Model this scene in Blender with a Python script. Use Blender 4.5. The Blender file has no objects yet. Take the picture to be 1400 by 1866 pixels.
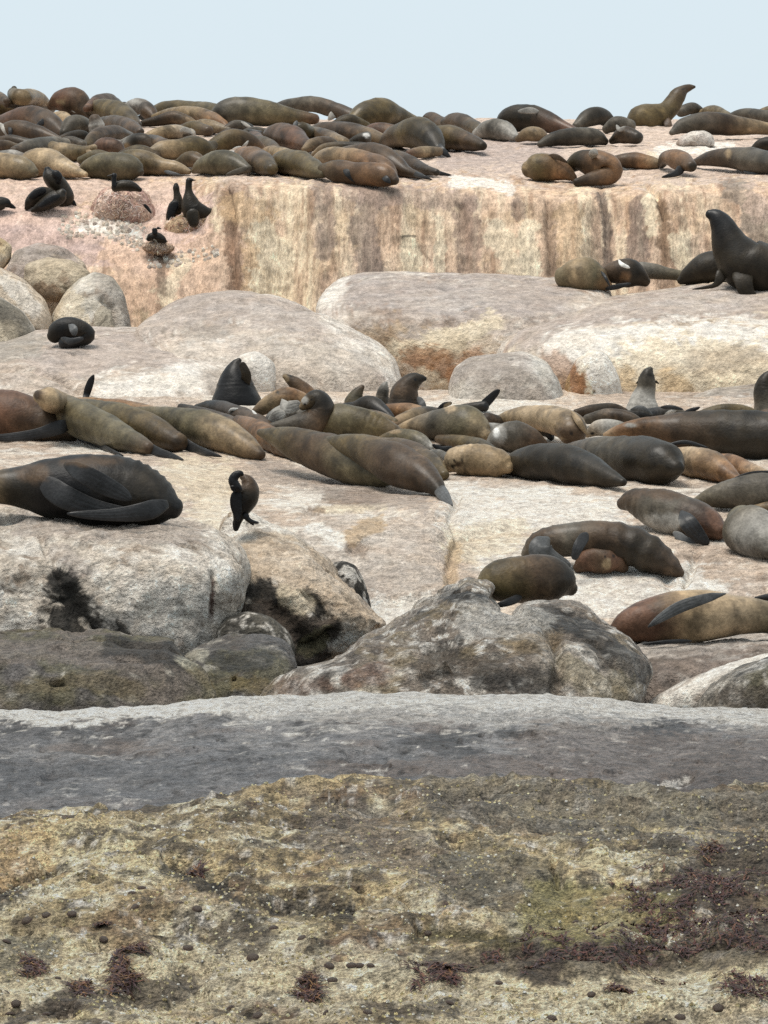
import bpy, math, random
import numpy as np
from mathutils import Vector

# ------------------------------------------------------------------ camera
F = 7800.0            # focal length in pixels of the 1400 x 1866 frame
U0, V0 = 700.0, 700.0 # principal point: the horizon lies at row 700
ZC = 3.2              # eye height above the sea (deck of a boat)
scene = bpy.context.scene
cam_data = bpy.data.cameras.new('camera')
cam = bpy.data.objects.new('camera', cam_data)
scene.collection.objects.link(cam)
cam.location = (0, 0, ZC)
cam.rotation_euler = (math.radians(90), 0, 0)
cam_data.sensor_fit = 'HORIZONTAL'
cam_data.sensor_width = 36.0
cam_data.lens = 36.0 * F / 1400.0
cam_data.shift_y = -(933.0 - V0) / 1400.0
cam_data.clip_end = 6000.0
scene.camera = cam

# ------------------------------------------------------------------ light
SUN_EL, SUN_AZ = math.radians(73), math.radians(-60)   # azimuth from behind the camera, towards its left
world = bpy.data.worlds.new('World')
scene.world = world
world.use_nodes = True
wn = world.node_tree.nodes; wl = world.node_tree.links
wn.clear()
w_out = wn.new('ShaderNodeOutputWorld')
w_bg = wn.new('ShaderNodeBackground'); w_bg.inputs['Strength'].default_value = 0.1
w_sky = wn.new('ShaderNodeTexSky'); w_sky.sky_type = 'NISHITA'; w_sky.sun_disc = False
w_sky.sun_elevation = SUN_EL
w_sky.sun_rotation = math.pi + SUN_AZ
w_sky.air_density = 1.0; w_sky.dust_density = 3.0; w_sky.ozone_density = 1.0
w_mix = wn.new('ShaderNodeMix'); w_mix.data_type = 'RGBA'
w_mix.inputs['Factor'].default_value = 0.86          # high thin cloud veils the blue
w_mix.inputs['B'].default_value = (7.85, 9.05, 9.75, 1)
wl.new(w_sky.outputs['Color'], w_mix.inputs['A'])
wl.new(w_mix.outputs['Result'], w_bg.inputs['Color'])
wl.new(w_bg.outputs['Background'], w_out.inputs['Surface'])
sun_data = bpy.data.lights.new('sun', 'SUN')
sun_data.energy = 3.8; sun_data.angle = math.radians(32); sun_data.color = (1.0, 0.95, 0.87)
sun = bpy.data.objects.new('sun', sun_data)
scene.collection.objects.link(sun)
_dir = Vector((math.sin(SUN_AZ) * math.cos(SUN_EL), -math.cos(SUN_AZ) * math.cos(SUN_EL), math.sin(SUN_EL)))
sun.rotation_euler = _dir.to_track_quat('Z', 'Y').to_euler()
sun.location = (-10, -10, 30)
scene.view_settings.view_transform = 'Standard'
scene.view_settings.look = 'None'
scene.view_settings.exposure = 0.0
scene.view_settings.gamma = 1.0
scene.view_settings.use_curve_mapping = False
scene.cycles.use_denoising = False      # keep the grain of the rock
scene.cycles.use_adaptive_sampling = False

# ------------------------------------------------------------------ helpers
rng = np.random.default_rng(7)

def world_of(u, v, d):
    u = np.asarray(u, float); v = np.asarray(v, float); d = np.asarray(d, float)
    return np.stack([(u - U0) * d / F, d + 0 * u, ZC + (V0 - v) * d / F], -1)

def pixel_of(P):
    d = np.maximum(P[..., 1], 0.1)
    return U0 + P[..., 0] * F / d, V0 - (P[..., 2] - ZC) * F / d, d

_tr = np.random.default_rng(99)
_PERM = _tr.permutation(256).astype(np.int32); _PERM = np.concatenate([_PERM, _PERM])
_VAL = _tr.uniform(-1, 1, 256).astype(np.float32)

def vnoise(P, seed=0):
    P = np.asarray(P, float)
    i = np.floor(P); f = (P - i).astype(np.float32); i = i.astype(np.int32)
    w = f * f * f * (f * (f * 6 - 15) + 10)
    wx, wy, wz = w[..., 0], w[..., 1], w[..., 2]
    sx = int(seed) * 37
    x0 = (i[..., 0] + sx) & 255; y0 = (i[..., 1] + sx // 256) & 255; z0 = i[..., 2] & 255
    r = []
    for dx in (0, 1):
        a = _PERM[(x0 + dx) & 255]
        for dy in (0, 1):
            b = _PERM[a + ((y0 + dy) & 255)]
            v0 = _VAL[_PERM[b + z0]]; v1 = _VAL[_PERM[b + ((z0 + 1) & 255)]]
            r.append(v0 + (v1 - v0) * wz)
    u0 = r[0] + (r[1] - r[0]) * wy; u1 = r[2] + (r[3] - r[2]) * wy
    return (u0 + (u1 - u0) * wx).astype(float)

def fbm(P, scale, octv=4, gain=0.5, seed=0):
    s = np.asarray(scale, float); a = 1.0; tot = 0.0; r = 0.0
    for o in range(octv):
        r = r + a * vnoise(P * s + 17.3 * o, seed + 13 * o)
        tot += a; a *= gain; s = s * 2.07
    return r / tot

def ridged(P, scale, octv=3, seed=0):
    s = np.asarray(scale, float); a = 1.0; tot = 0.0; r = 0.0
    for o in range(octv):
        r = r + a * (1 - 2 * np.abs(vnoise(P * s + 5.1 * o, seed + 7 * o)))
        tot += a; a *= 0.5; s = s * 2.1
    return r / tot

def sstep(x, a, b):
    t = np.clip((x - a) / (b - a), 0, 1)
    return t * t * (3 - 2 * t)

def pchip(x, y, q):
    x = np.asarray(x, float); y = np.asarray(y, float); q = np.clip(q, x[0], x[-1])
    h = np.diff(x); dl = (np.diff(y, axis=0).T / h).T
    m = np.zeros_like(y)
    if len(x) > 2:
        a, b = dl[:-1], dl[1:]
        ok = (a * b) > 0
        m[1:-1] = np.where(ok, 2 * a * b / np.where(ok, a + b, 1), 0)
    m[0], m[-1] = dl[0], dl[-1]
    k = np.clip(np.searchsorted(x, q, side='right') - 1, 0, len(x) - 2)
    t = (q - x[k]) / h[k]
    if y.ndim > 1:
        t = t[:, None]; hh = h[k][:, None]
    else:
        hh = h[k]
    return ((2*t**3 - 3*t**2 + 1) * y[k] + (t**3 - 2*t**2 + t) * hh * m[k]
            + (-2*t**3 + 3*t**2) * y[k+1] + (t**3 - t**2) * hh * m[k+1])

def seg_dist(U, V, pts):
    p = np.asarray(pts, float)
    if len(p) == 1:
        return np.hypot(U - p[0, 0], V - p[0, 1])
    best = np.full(U.shape, 1e9)
    for a, b in zip(p[:-1], p[1:]):
        ab = b - a; L = max(ab @ ab, 1e-9)
        t = np.clip(((U - a[0]) * ab[0] + (V - a[1]) * ab[1]) / L, 0, 1)
        best = np.minimum(best, np.hypot(U - a[0] - t * ab[0], V - a[1] - t * ab[1]))
    return best

def normals_of(P, faces):
    n = np.zeros_like(P)
    for k in range(faces.shape[1] - 2):
        a, b, c = P[faces[:, 0]], P[faces[:, k + 1]], P[faces[:, k + 2]]
        fn = np.cross(b - a, c - a)
        for j in (0, k + 1, k + 2):
            for ax in range(3):
                n[:, ax] += np.bincount(faces[:, j], fn[:, ax], minlength=len(P))
    return n / np.maximum(np.linalg.norm(n, axis=1, keepdims=True), 1e-12)

def make_mesh(name, P, quads, tris=None, cols=None, origin=None, extra=None):
    me = bpy.data.meshes.new(name)
    P = np.asarray(P, float)
    if origin is not None:
        P = P - np.asarray(origin, float)
    nq = 0 if quads is None else len(quads); nt = 0 if tris is None else len(tris)
    me.vertices.add(len(P)); me.vertices.foreach_set('co', P.astype(np.float32).ravel())
    idx = []
    if nq: idx.append(np.asarray(quads).ravel())
    if nt: idx.append(np.asarray(tris).ravel())
    idx = np.concatenate(idx).astype(np.int32)
    me.loops.add(len(idx)); me.loops.foreach_set('vertex_index', idx)
    tot = np.concatenate([np.full(nq, 4), np.full(nt, 3)]).astype(np.int32)
    st = np.concatenate([[0], np.cumsum(tot)[:-1]]).astype(np.int32)
    me.polygons.add(nq + nt)
    me.polygons.foreach_set('loop_start', st)
    try: me.polygons.foreach_set('loop_total', tot)
    except Exception: pass
    me.polygons.foreach_set('use_smooth', np.ones(nq + nt, bool))
    if cols is not None:
        at = me.color_attributes.new('pigment', 'FLOAT_COLOR', 'POINT')
        c4 = np.ones((len(P), 4), np.float32); c4[:, :3] = np.clip(cols, 0.002, 0.92)
        at.data.foreach_set('color', c4.ravel())
    for k, arr in (extra or {}).items():
        fa = me.attributes.new(k, 'FLOAT', 'POINT'); fa.data.foreach_set('value', np.asarray(arr, np.float32))
    me.update(calc_edges=True); me.validate()
    return me

def put(name, me, mat, origin=(0, 0, 0), parent=None, **props):
    o = bpy.data.objects.new(name, me)
    scene.collection.objects.link(o)
    o.location = origin
    if parent is not None:
        o.parent = parent
    if mat is not None:
        me.materials.append(mat)
    for k, v in props.items():
        if v: o[k] = v
    return o

# ------------------------------------------------------------------ materials
def N(nt, kind, **kw):
    n = nt.nodes.new(kind)
    for k, v in kw.items():
        setattr(n, k, v)
    return n

def rock_material(name, fine, bump, rough=0.85, speck=0.0, contrast=0.5, tone=0.90, stretch=(1, 1, 1)):
    m = bpy.data.materials.new(name); m.use_nodes = True
    nt = m.node_tree; L = nt.links; nt.nodes.clear()
    out = N(nt, 'ShaderNodeOutputMaterial'); bs = N(nt, 'ShaderNodeBsdfPrincipled')
    L.new(bs.outputs[0], out.inputs[0])
    at = N(nt, 'ShaderNodeAttribute', attribute_name='pigment')
    tc = N(nt, 'ShaderNodeTexCoord')
    n1 = N(nt, 'ShaderNodeTexNoise'); n1.inputs['Scale'].default_value = fine; n1.inputs['Detail'].default_value = 6; n1.inputs['Roughness'].default_value = 0.68
    n2 = N(nt, 'ShaderNodeTexNoise'); n2.inputs['Scale'].default_value = fine * 3.7; n2.inputs['Detail'].default_value = 4; n2.inputs['Roughness'].default_value = 0.7
    vo = N(nt, 'ShaderNodeTexVoronoi'); vo.inputs['Scale'].default_value = fine * 2.2
    mp = N(nt, 'ShaderNodeMapping'); mp.inputs['Scale'].default_value = stretch; L.new(tc.outputs['Object'], mp.inputs['Vector'])
    for n in (n1, n2, vo): L.new(mp.outputs['Vector'], n.inputs['Vector'])
    mr = N(nt, 'ShaderNodeMapRange'); mr.inputs[1].default_value = 0.3; mr.inputs[2].default_value = 0.7
    mr.inputs[3].default_value = 1 - contrast; mr.inputs[4].default_value = 1 + contrast * 1.05
    L.new(n1.outputs['Fac'], mr.inputs[0])
    mr2 = N(nt, 'ShaderNodeMapRange'); mr2.inputs[1].default_value = 0.3; mr2.inputs[2].default_value = 0.7
    mr2.inputs[3].default_value = 1 - contrast * 0.7; mr2.inputs[4].default_value = 1 + contrast * 0.8
    L.new(n2.outputs['Fac'], mr2.inputs[0])
    mu = N(nt, 'ShaderNodeMath', operation='MULTIPLY'); L.new(mr.outputs[0], mu.inputs[0]); L.new(mr2.outputs[0], mu.inputs[1])
    vm = N(nt, 'ShaderNodeVectorMath', operation='SCALE'); L.new(at.outputs['Color'], vm.inputs[0]); L.new(mu.outputs[0], vm.inputs['Scale'])
    # warm and cool mineral variation
    n3 = N(nt, 'ShaderNodeTexNoise'); n3.inputs['Scale'].default_value = fine * 0.45; n3.inputs['Detail'].default_value = 3
    L.new(tc.outputs['Object'], n3.inputs['Vector'])
    mx = N(nt, 'ShaderNodeMix', data_type='RGBA'); mx.inputs['A'].default_value = (1.09 * tone, 1.0 * tone, 0.89 * tone, 1); mx.inputs['B'].default_value = (0.97 * tone, 0.98 * tone, 1.0 * tone, 1)
    L.new(n3.outputs['Fac'], mx.inputs['Factor'])
    vm2 = N(nt, 'ShaderNodeVectorMath', operation='MULTIPLY'); L.new(vm.outputs[0], vm2.inputs[0]); L.new(mx.outputs['Result'], vm2.inputs[1])
    mn = N(nt, 'ShaderNodeVectorMath', operation='MINIMUM'); mn.inputs[1].default_value = (0.80, 0.785, 0.76); L.new(vm2.outputs[0], mn.inputs[0])
    L.new(mn.outputs[0], bs.inputs['Base Color'])
    bs.inputs['Roughness'].default_value = rough
    bs.inputs['Specular IOR Level'].default_value = 0.3
    ad = N(nt, 'ShaderNodeMath', operation='MULTIPLY_ADD'); ad.inputs[1].default_value = 0.55
    L.new(n2.outputs['Fac'], ad.inputs[0]); L.new(n1.outputs['Fac'], ad.inputs[2])
    ad2 = N(nt, 'ShaderNodeMath', operation='MULTIPLY_ADD'); ad2.inputs[1].default_value = -speck
    L.new(vo.outputs['Distance'], ad2.inputs[0]); L.new(ad.outputs[0], ad2.inputs[2])
    bp = N(nt, 'ShaderNodeBump'); bp.inputs['Strength'].default_value = 1.0; bp.inputs['Distance'].default_value = bump
    L.new(ad2.outputs[0], bp.inputs['Height']); L.new(bp.outputs[0], bs.inputs['Normal'])
    return m

def fur_material(name='fur', rough=0.50, fine=48.0):
    m = bpy.data.materials.new(name); m.use_nodes = True
    nt = m.node_tree; L = nt.links; nt.nodes.clear()
    out = N(nt, 'ShaderNodeOutputMaterial'); bs = N(nt, 'ShaderNodeBsdfPrincipled')
    L.new(bs.outputs[0], out.inputs[0])
    at = N(nt, 'ShaderNodeAttribute', attribute_name='pigment')
    tc = N(nt, 'ShaderNodeTexCoord')
    n1 = N(nt, 'ShaderNodeTexNoise'); n1.inputs['Scale'].default_value = 5.5; n1.inputs['Detail'].default_value = 6; n1.inputs['Roughness'].default_value = 0.65
    n2 = N(nt, 'ShaderNodeTexNoise'); n2.inputs['Scale'].default_value = fine; n2.inputs['Detail'].default_value = 4
    for n in (n1, n2): L.new(tc.outputs['Object'], n.inputs['Vector'])
    mr = N(nt, 'ShaderNodeMapRange'); mr.inputs[1].default_value = 0.3; mr.inputs[2].default_value = 0.72; mr.inputs[3].default_value = 0.5; mr.inputs[4].default_value = 1.5
    L.new(n1.outputs['Fac'], mr.inputs[0])
    mr2 = N(nt, 'ShaderNodeMapRange'); mr2.inputs[1].default_value = 0.3; mr2.inputs[2].default_value = 0.7; mr2.inputs[3].default_value = 0.8; mr2.inputs[4].default_value = 1.18
    L.new(n2.outputs['Fac'], mr2.inputs[0])
    mu = N(nt, 'ShaderNodeMath', operation='MULTIPLY'); L.new(mr.outputs[0], mu.inputs[0]); L.new(mr2.outputs[0], mu.inputs[1])
    vm = N(nt, 'ShaderNodeVectorMath', operation='SCALE'); L.new(at.outputs['Color'], vm.inputs[0]); L.new(mu.outputs[0], vm.inputs['Scale'])
    L.new(vm.outputs[0], bs.inputs['Base Color'])
    bs.inputs['Roughness'].default_value = rough
    bs.inputs['Specular IOR Level'].default_value = 0.2
    n4 = N(nt, 'ShaderNodeTexNoise'); n4.inputs['Scale'].default_value = 3.1; n4.inputs['Detail'].default_value = 5
    L.new(tc.outputs['Object'], n4.inputs['Vector'])
    mr4 = N(nt, 'ShaderNodeMapRange'); mr4.inputs[1].default_value = 0.46; mr4.inputs[2].default_value = 0.66; mr4.inputs[3].default_value = 0.0; mr4.inputs[4].default_value = 0.28
    L.new(n4.outputs['Fac'], mr4.inputs[0]); L.new(mr4.outputs[0], bs.inputs['Coat Weight'])
    bs.inputs['Coat Roughness'].default_value = 0.28
    bs.inputs['Sheen Weight'].default_value = 0.05
    bs.inputs['Sheen Roughness'].default_value = 0.45
    bs.inputs['Sheen Tint'].default_value = (0.8, 0.72, 0.55, 1)
    ad = N(nt, 'ShaderNodeMath', operation='MULTIPLY_ADD'); ad.inputs[1].default_value = 0.45
    L.new(n2.outputs['Fac'], ad.inputs[0]); L.new(n1.outputs['Fac'], ad.inputs[2])
    bp = N(nt, 'ShaderNodeBump'); bp.inputs['Strength'].default_value = 0.6; bp.inputs['Distance'].default_value = 0.014
    L.new(ad.outputs[0], bp.inputs['Height']); L.new(bp.outputs[0], bs.inputs['Normal'])
    return m

MAT_NEAR = rock_material('barnacled_rock', 24.0, 0.06, 0.75, 0.6, 0.85, 0.95)
MAT_GREY = rock_material('weathered_grey_rock', 17.0, 0.085, 0.50, 0.3, 0.6, 0.88)
MAT_MID = rock_material('granite', 13.0, 0.055, 0.88, 0.3, 0.45, 0.82)
MAT_FAR = rock_material('pale_granite', 8.0, 0.055, 0.9, 0.2, 0.36, 0.79)
MAT_CLIFF = rock_material('cliff_stone', 8.0, 0.035, 0.9, 0.1, 0.42, 0.80, (1.6, 1.0, 0.28))
MAT_FUR = fur_material()
MAT_FEATHER = fur_material('feathers', 0.42, 60.0)

# ------------------------------------------------------------------ rock builders
ZB_S = 4.0
ZB = np.full((620, 700), np.inf)      # nearest rock depth per 4-pixel cell, u from -600, v from -200
def zb_add(P, quads):
    A, B, C, E = (P[quads[:, k]] for k in range(4))
    for s in (0.0, 0.25, 0.5, 0.75):
        for t in (0.0, 0.25, 0.5, 0.75):
            U, V, D = pixel_of((A * (1 - s) + B * s) * (1 - t) + (E * (1 - s) + C * s) * t)
            i = ((V + 200) / ZB_S).astype(int); j = ((U + 600) / ZB_S).astype(int)
            ok = (i >= 0) & (i < ZB.shape[0]) & (j >= 0) & (j < ZB.shape[1])
            np.minimum.at(ZB, (i[ok], j[ok]), D[ok])

def depth_at(u, v):
    i = int((v + 200) / ZB_S); j = int((u + 600) / ZB_S)
    for k in (0, 1, 2, 3, 5, 8, 12):
        w = ZB[max(i - k, 0):i + k + 1, max(j - k, 0):j + k + 1]
        w = w[np.isfinite(w)]
        if len(w): return float(np.median(w)) if k else float(w[0])
    return 48.0

def paint(P, base, layers, stains_and_shade, seed, cracks=0.35, cscale=1.0, crev=0.0, csc=1.0, ccol=(0.07, 0.05, 0.035)):
    U, V, D = pixel_of(P)
    c = np.tile(np.asarray(base, float), (len(P), 1))
    for k, (col, sc, lo, hi, st) in enumerate(layers):
        m = sstep(fbm(P, sc, 5, 0.58, seed + 31 * k), lo, hi) * st
        c = c * (1 - m[:, None]) + np.asarray(col) * m[:, None]
    cr = sstep(ridged(P + 0.25 * fbm(P, 1.5, 2, 0.5, seed + 3)[:, None], np.array([0.9, 0.9, 2.0]) * cscale, 3, seed + 61), 0.80, 0.93)[:, None] * cracks
    c = c * (1 - cr) + np.array((0.11, 0.075, 0.055)) * cr
    if crev:  # shade of the creases cut by relief(), painted into the colour
        m = crevice(P, seed - 100, csc)[:, None] * 0.9
        c = c * (1 - m) + (0.25 * c + 0.75 * np.minimum(np.array(base) * 0.3, np.array((0.2, 0.15, 0.11)))) * m
    if stains_and_shade:  # strokes of real stain, and of shade painted into crevices
        nz = fbm(P, (3.0, 3.0, 3.0), 5, 0.62, seed + 401)
        nz2 = fbm(P, (13.0, 13.0, 13.0), 4, 0.7, seed + 433)
        for (col, st, pts, w) in stains_and_shade:
            dist = seg_dist(U, V, pts) / w
            m = sstep(-(dist * 0.70 + 0.75 * nz + 0.6 * nz2), -1.0, -0.72) * st
            c = c * (1 - m[:, None]) + np.asarray(col) * m[:, None]
    return c

def crevice(P, seed, sc):
    w = P + 0.18 * np.stack([fbm(P, 2.3, 3, 0.5, seed + 201), fbm(P, 2.3, 3, 0.5, seed + 202), 0 * P[:, 0]], 1)
    line = ridged(w, np.asarray(CREV) * sc, 2, seed + 203)
    return sstep(line, 0.70, 0.93) * sstep(fbm(P, 1.3 * sc, 3, 0.5, seed + 204), -0.12, 0.25)
CREV = (1.5, 1.9, 3.0)

def relief(P, Nn, amp, seed, dents, rough=1.0, crev=0.0, csc=1.0):
    U, V, D = pixel_of(P)
    h = amp * (fbm(P, 1.1, 4, 0.5, seed) * 1.0 + 0.30 * ridged(P, 2.6, 3, seed + 5) * rough
               + 0.13 * fbm(P, 9.0, 3, 0.6, seed + 9) * rough)
    if crev:
        h = h - crev * crevice(P, seed, csc)
    for (pts, w, dep) in dents:
        dist = seg_dist(U, V, pts) + 0.5 * w * fbm(P, 6.0, 3, 0.6, seed + 77)
        h = h - dep * np.exp(-(np.maximum(dist, 0) / w) ** 2)
    return P + Nn * h[:, None]

def loft(name, stations, nu, nv, mat, base, layers, stains_and_shade=(), dents=(), amp=0.08, seed=1, rough=1.0, label='', urange=None, group=None, crev=0.0, csc=1.0):
    us = sorted(stations)
    K = np.array([stations[u] for u in us], float)           # (stations, k, 2)
    lo, hi = urange or (us[0], us[-1])
    inner = np.linspace(-40, 1440, int(nu * 0.8)); side = int(nu * 0.1)
    uq = np.concatenate([np.linspace(lo, -40, side + 1)[:-1], inner, np.linspace(1440, hi, side + 1)[1:]])
    kk = K.shape[1]
    A = pchip(np.array(us, float), K.reshape(len(us), -1), uq).reshape(len(uq), kk, 2)
    # arc parameter from mean profile, in pixels plus depth
    mp = K.mean(0); step = np.hypot(np.diff(mp[:, 0]), np.diff(mp[:, 1]) * 12)
    s = np.concatenate([[0], np.cumsum(step)])
    sq = np.linspace(0, s[-1], nv)
    B = pchip(s, np.swapaxes(A, 0, 1).reshape(kk, -1), sq).reshape(nv, len(uq), 2)
    P = world_of(np.broadcast_to(uq, (nv, len(uq))), B[..., 0], B[..., 1])
    n_u = len(uq)
    P = P.reshape(-1, 3)
    ii = np.arange((nv - 1) * (n_u - 1)); r = ii // (n_u - 1); c = ii % (n_u - 1)
    a = r * n_u + c
    q = np.stack([a, a + 1, a + n_u + 1, a + n_u], 1)
    P = relief(P, normals_of(P, q), amp, seed, dents, rough, crev, csc)
    zb_add(P, q)
    col = paint(P, base, layers, stains_and_shade, seed + 100, crev=crev, csc=csc)
    org = (0.0, float(P[:, 1].mean()), float(P[:, 2].min()))
    me = make_mesh(name, P, q, None, col, org)
    o = put(name, me, mat, org, kind='structure', label=label, category='rock')
    return o, P, normals_of(P, q)

BOULDERS = []
def boulder(label, poly, d, mat, base, layers, stains_and_shade=(), dents=(), amp=0.05, seed=1, T=None, box=0.75, prof=None, rough=1.0, n=150, m=80, name='boulder', category='boulder', group='boulders lying below the cliff', crev=0.014, csc=1.7):
    p = np.asarray(poly, float)
    cu, cv = (p[:, 0].min() + p[:, 0].max()) / 2, (p[:, 1].min() + p[:, 1].max()) / 2
    # outline as radius against angle
    th = np.linspace(0, 2 * np.pi, n, endpoint=False)
    dx, dy = np.cos(th), np.sin(th)
    R = np.zeros(n)
    for a, b in zip(p, np.roll(p, -1, 0)):
        ax, ay = a[0] - cu, a[1] - cv; ex, ey = b[0] - a[0], b[1] - a[1]
        den = dx * ey - dy * ex
        den = np.where(np.abs(den) < 1e-9, 1e-9, den)
        t = (ax * ey - ay * ex) / den
        s = (ax * dy - ay * dx) / den
        ok = (t > 0) & (s >= -1e-6) & (s <= 1 + 1e-6)
        R = np.where(ok, np.maximum(R, t), R)
    ker = np.array([1, 2, 3, 2, 1.0]); ker /= ker.sum()
    R = sum(k * np.roll(R, j - 2) for j, k in enumerate(ker))
    W = (p[:, 0].max() - p[:, 0].min()) * d / F
    H = (p[:, 1].max() - p[:, 1].min()) * d / F
    T = T or 0.5 * min(W, H * 1.4)
    ph = np.pi * (np.linspace(0, 1, m) ** 1.25)
    ph = ph[1:-1]
    lat = np.sin(ph) ** box
    dep = -T * np.sign(np.cos(ph)) * np.abs(np.cos(ph)) ** box
    UU = cu + R[None] * dx[None] * lat[:, None]
    VV = cv + R[None] * dy[None] * lat[:, None]
    UU = np.concatenate([[cu], UU.ravel(), [cu]]); VV = np.concatenate([[cv], VV.ravel(), [cv]])
    DD = np.concatenate([[-T], np.repeat(dep, n), [T]]) + d
    if prof:
        pv = np.array(sorted(prof))
        DD = DD + pchip(pv[:, 0], pv[:, 1], VV)
    P = world_of(UU, VV, DD)
    mm = len(ph)
    ii = np.arange((mm - 1) * n); r = ii // n; c = ii % n
    a = 1 + r * n + c; b = 1 + r * n + (c + 1) % n
    q = np.stack([a, b, b + n, a + n], 1)
    c = np.arange(n)
    t1 = np.stack([np.zeros(n, int), 1 + (c + 1) % n, 1 + c], 1)
    l0 = 1 + (mm - 1) * n
    t2 = np.stack([np.full(n, len(P) - 1), l0 + c, l0 + (c + 1) % n], 1)
    tr = np.concatenate([t1, t2])
    q = q[:, ::-1]; tr = tr[:, ::-1]
    nn = normals_of(P, q)
    nn[0] = (0, -1, 0); nn[-1] = (0, 1, 0)
    ctr = P.mean(0)
    if ((P - ctr) * nn).sum() < 0:
        nn = -nn; q = q[:, ::-1]; tr = tr[:, ::-1]
    P = relief(P, nn, amp, seed, dents, rough, crev, csc)
    zb_add(P, q)
    col = paint(P, base, layers, stains_and_shade, seed + 100, crev=crev, csc=csc)
    org = (float(P[:, 0].mean()), float(P[:, 1].mean()), float(P[:, 2].min()))
    me = make_mesh(name, P, q, tr, col, org)
    o = put(name, me, mat, org, label=label, category=category, group=group)
    return o, P, nn
# ------------------------------------------------------------------ pigments of the rocks
WHITE = (0.86, 0.82, 0.76); CREAM = (0.80, 0.69, 0.52); BEIGE = (0.56, 0.46, 0.37); PINK = (0.62, 0.47, 0.39)
GREY = (0.34, 0.30, 0.265); MAUVE = (0.44, 0.375, 0.335); OCHRE = (0.50, 0.34, 0.17); BROWN = (0.20, 0.125, 0.075)
DARKB = (0.075, 0.058, 0.045); BLACK = (0.035, 0.032, 0.028); RUST = (0.33, 0.15, 0.06); SLATE = (0.17, 0.17, 0.185)
YEL = (0.55, 0.435, 0.25); OLIVE = (0.17, 0.155, 0.085); WEED = (0.085, 0.035, 0.03)

# ------------------------------------------------------------------ the sea
def sea():
    n = 60
    xs = np.sign(np.linspace(-1, 1, n)) * np.abs(np.linspace(-1, 1, n)) ** 3 * 3000
    X, Y = np.meshgrid(xs, xs + 20.0)
    P = np.stack([X.ravel(), Y.ravel(), np.full(X.size, -0.25)], 1)
    ii = np.arange((n - 1) ** 2); a = ii // (n - 1) * n + ii % (n - 1)
    me = make_mesh('sea', P, np.stack([a, a + 1, a + n + 1, a + n], 1))
    m = bpy.data.materials.new('sea_water'); m.use_nodes = True
    b = m.node_tree.nodes['Principled BSDF']
    b.inputs['Base Color'].default_value = (0.03, 0.06, 0.07, 1); b.inputs['Roughness'].default_value = 0.12
    nz = m.node_tree.nodes.new('ShaderNodeTexNoise'); nz.inputs['Scale'].default_value = 1.4; nz.inputs['Detail'].default_value = 5
    tc = m.node_tree.nodes.new('ShaderNodeTexCoord'); m.node_tree.links.new(tc.outputs['Object'], nz.inputs['Vector'])
    bp = m.node_tree.nodes.new('ShaderNodeBump'); bp.inputs['Distance'].default_value = 0.15
    m.node_tree.links.new(nz.outputs['Fac'], bp.inputs['Height']); m.node_tree.links.new(bp.outputs[0], b.inputs['Normal'])
    put('sea', me, m, kind='structure', label='open sea water around the seal rocks', category='sea')
sea()

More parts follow.
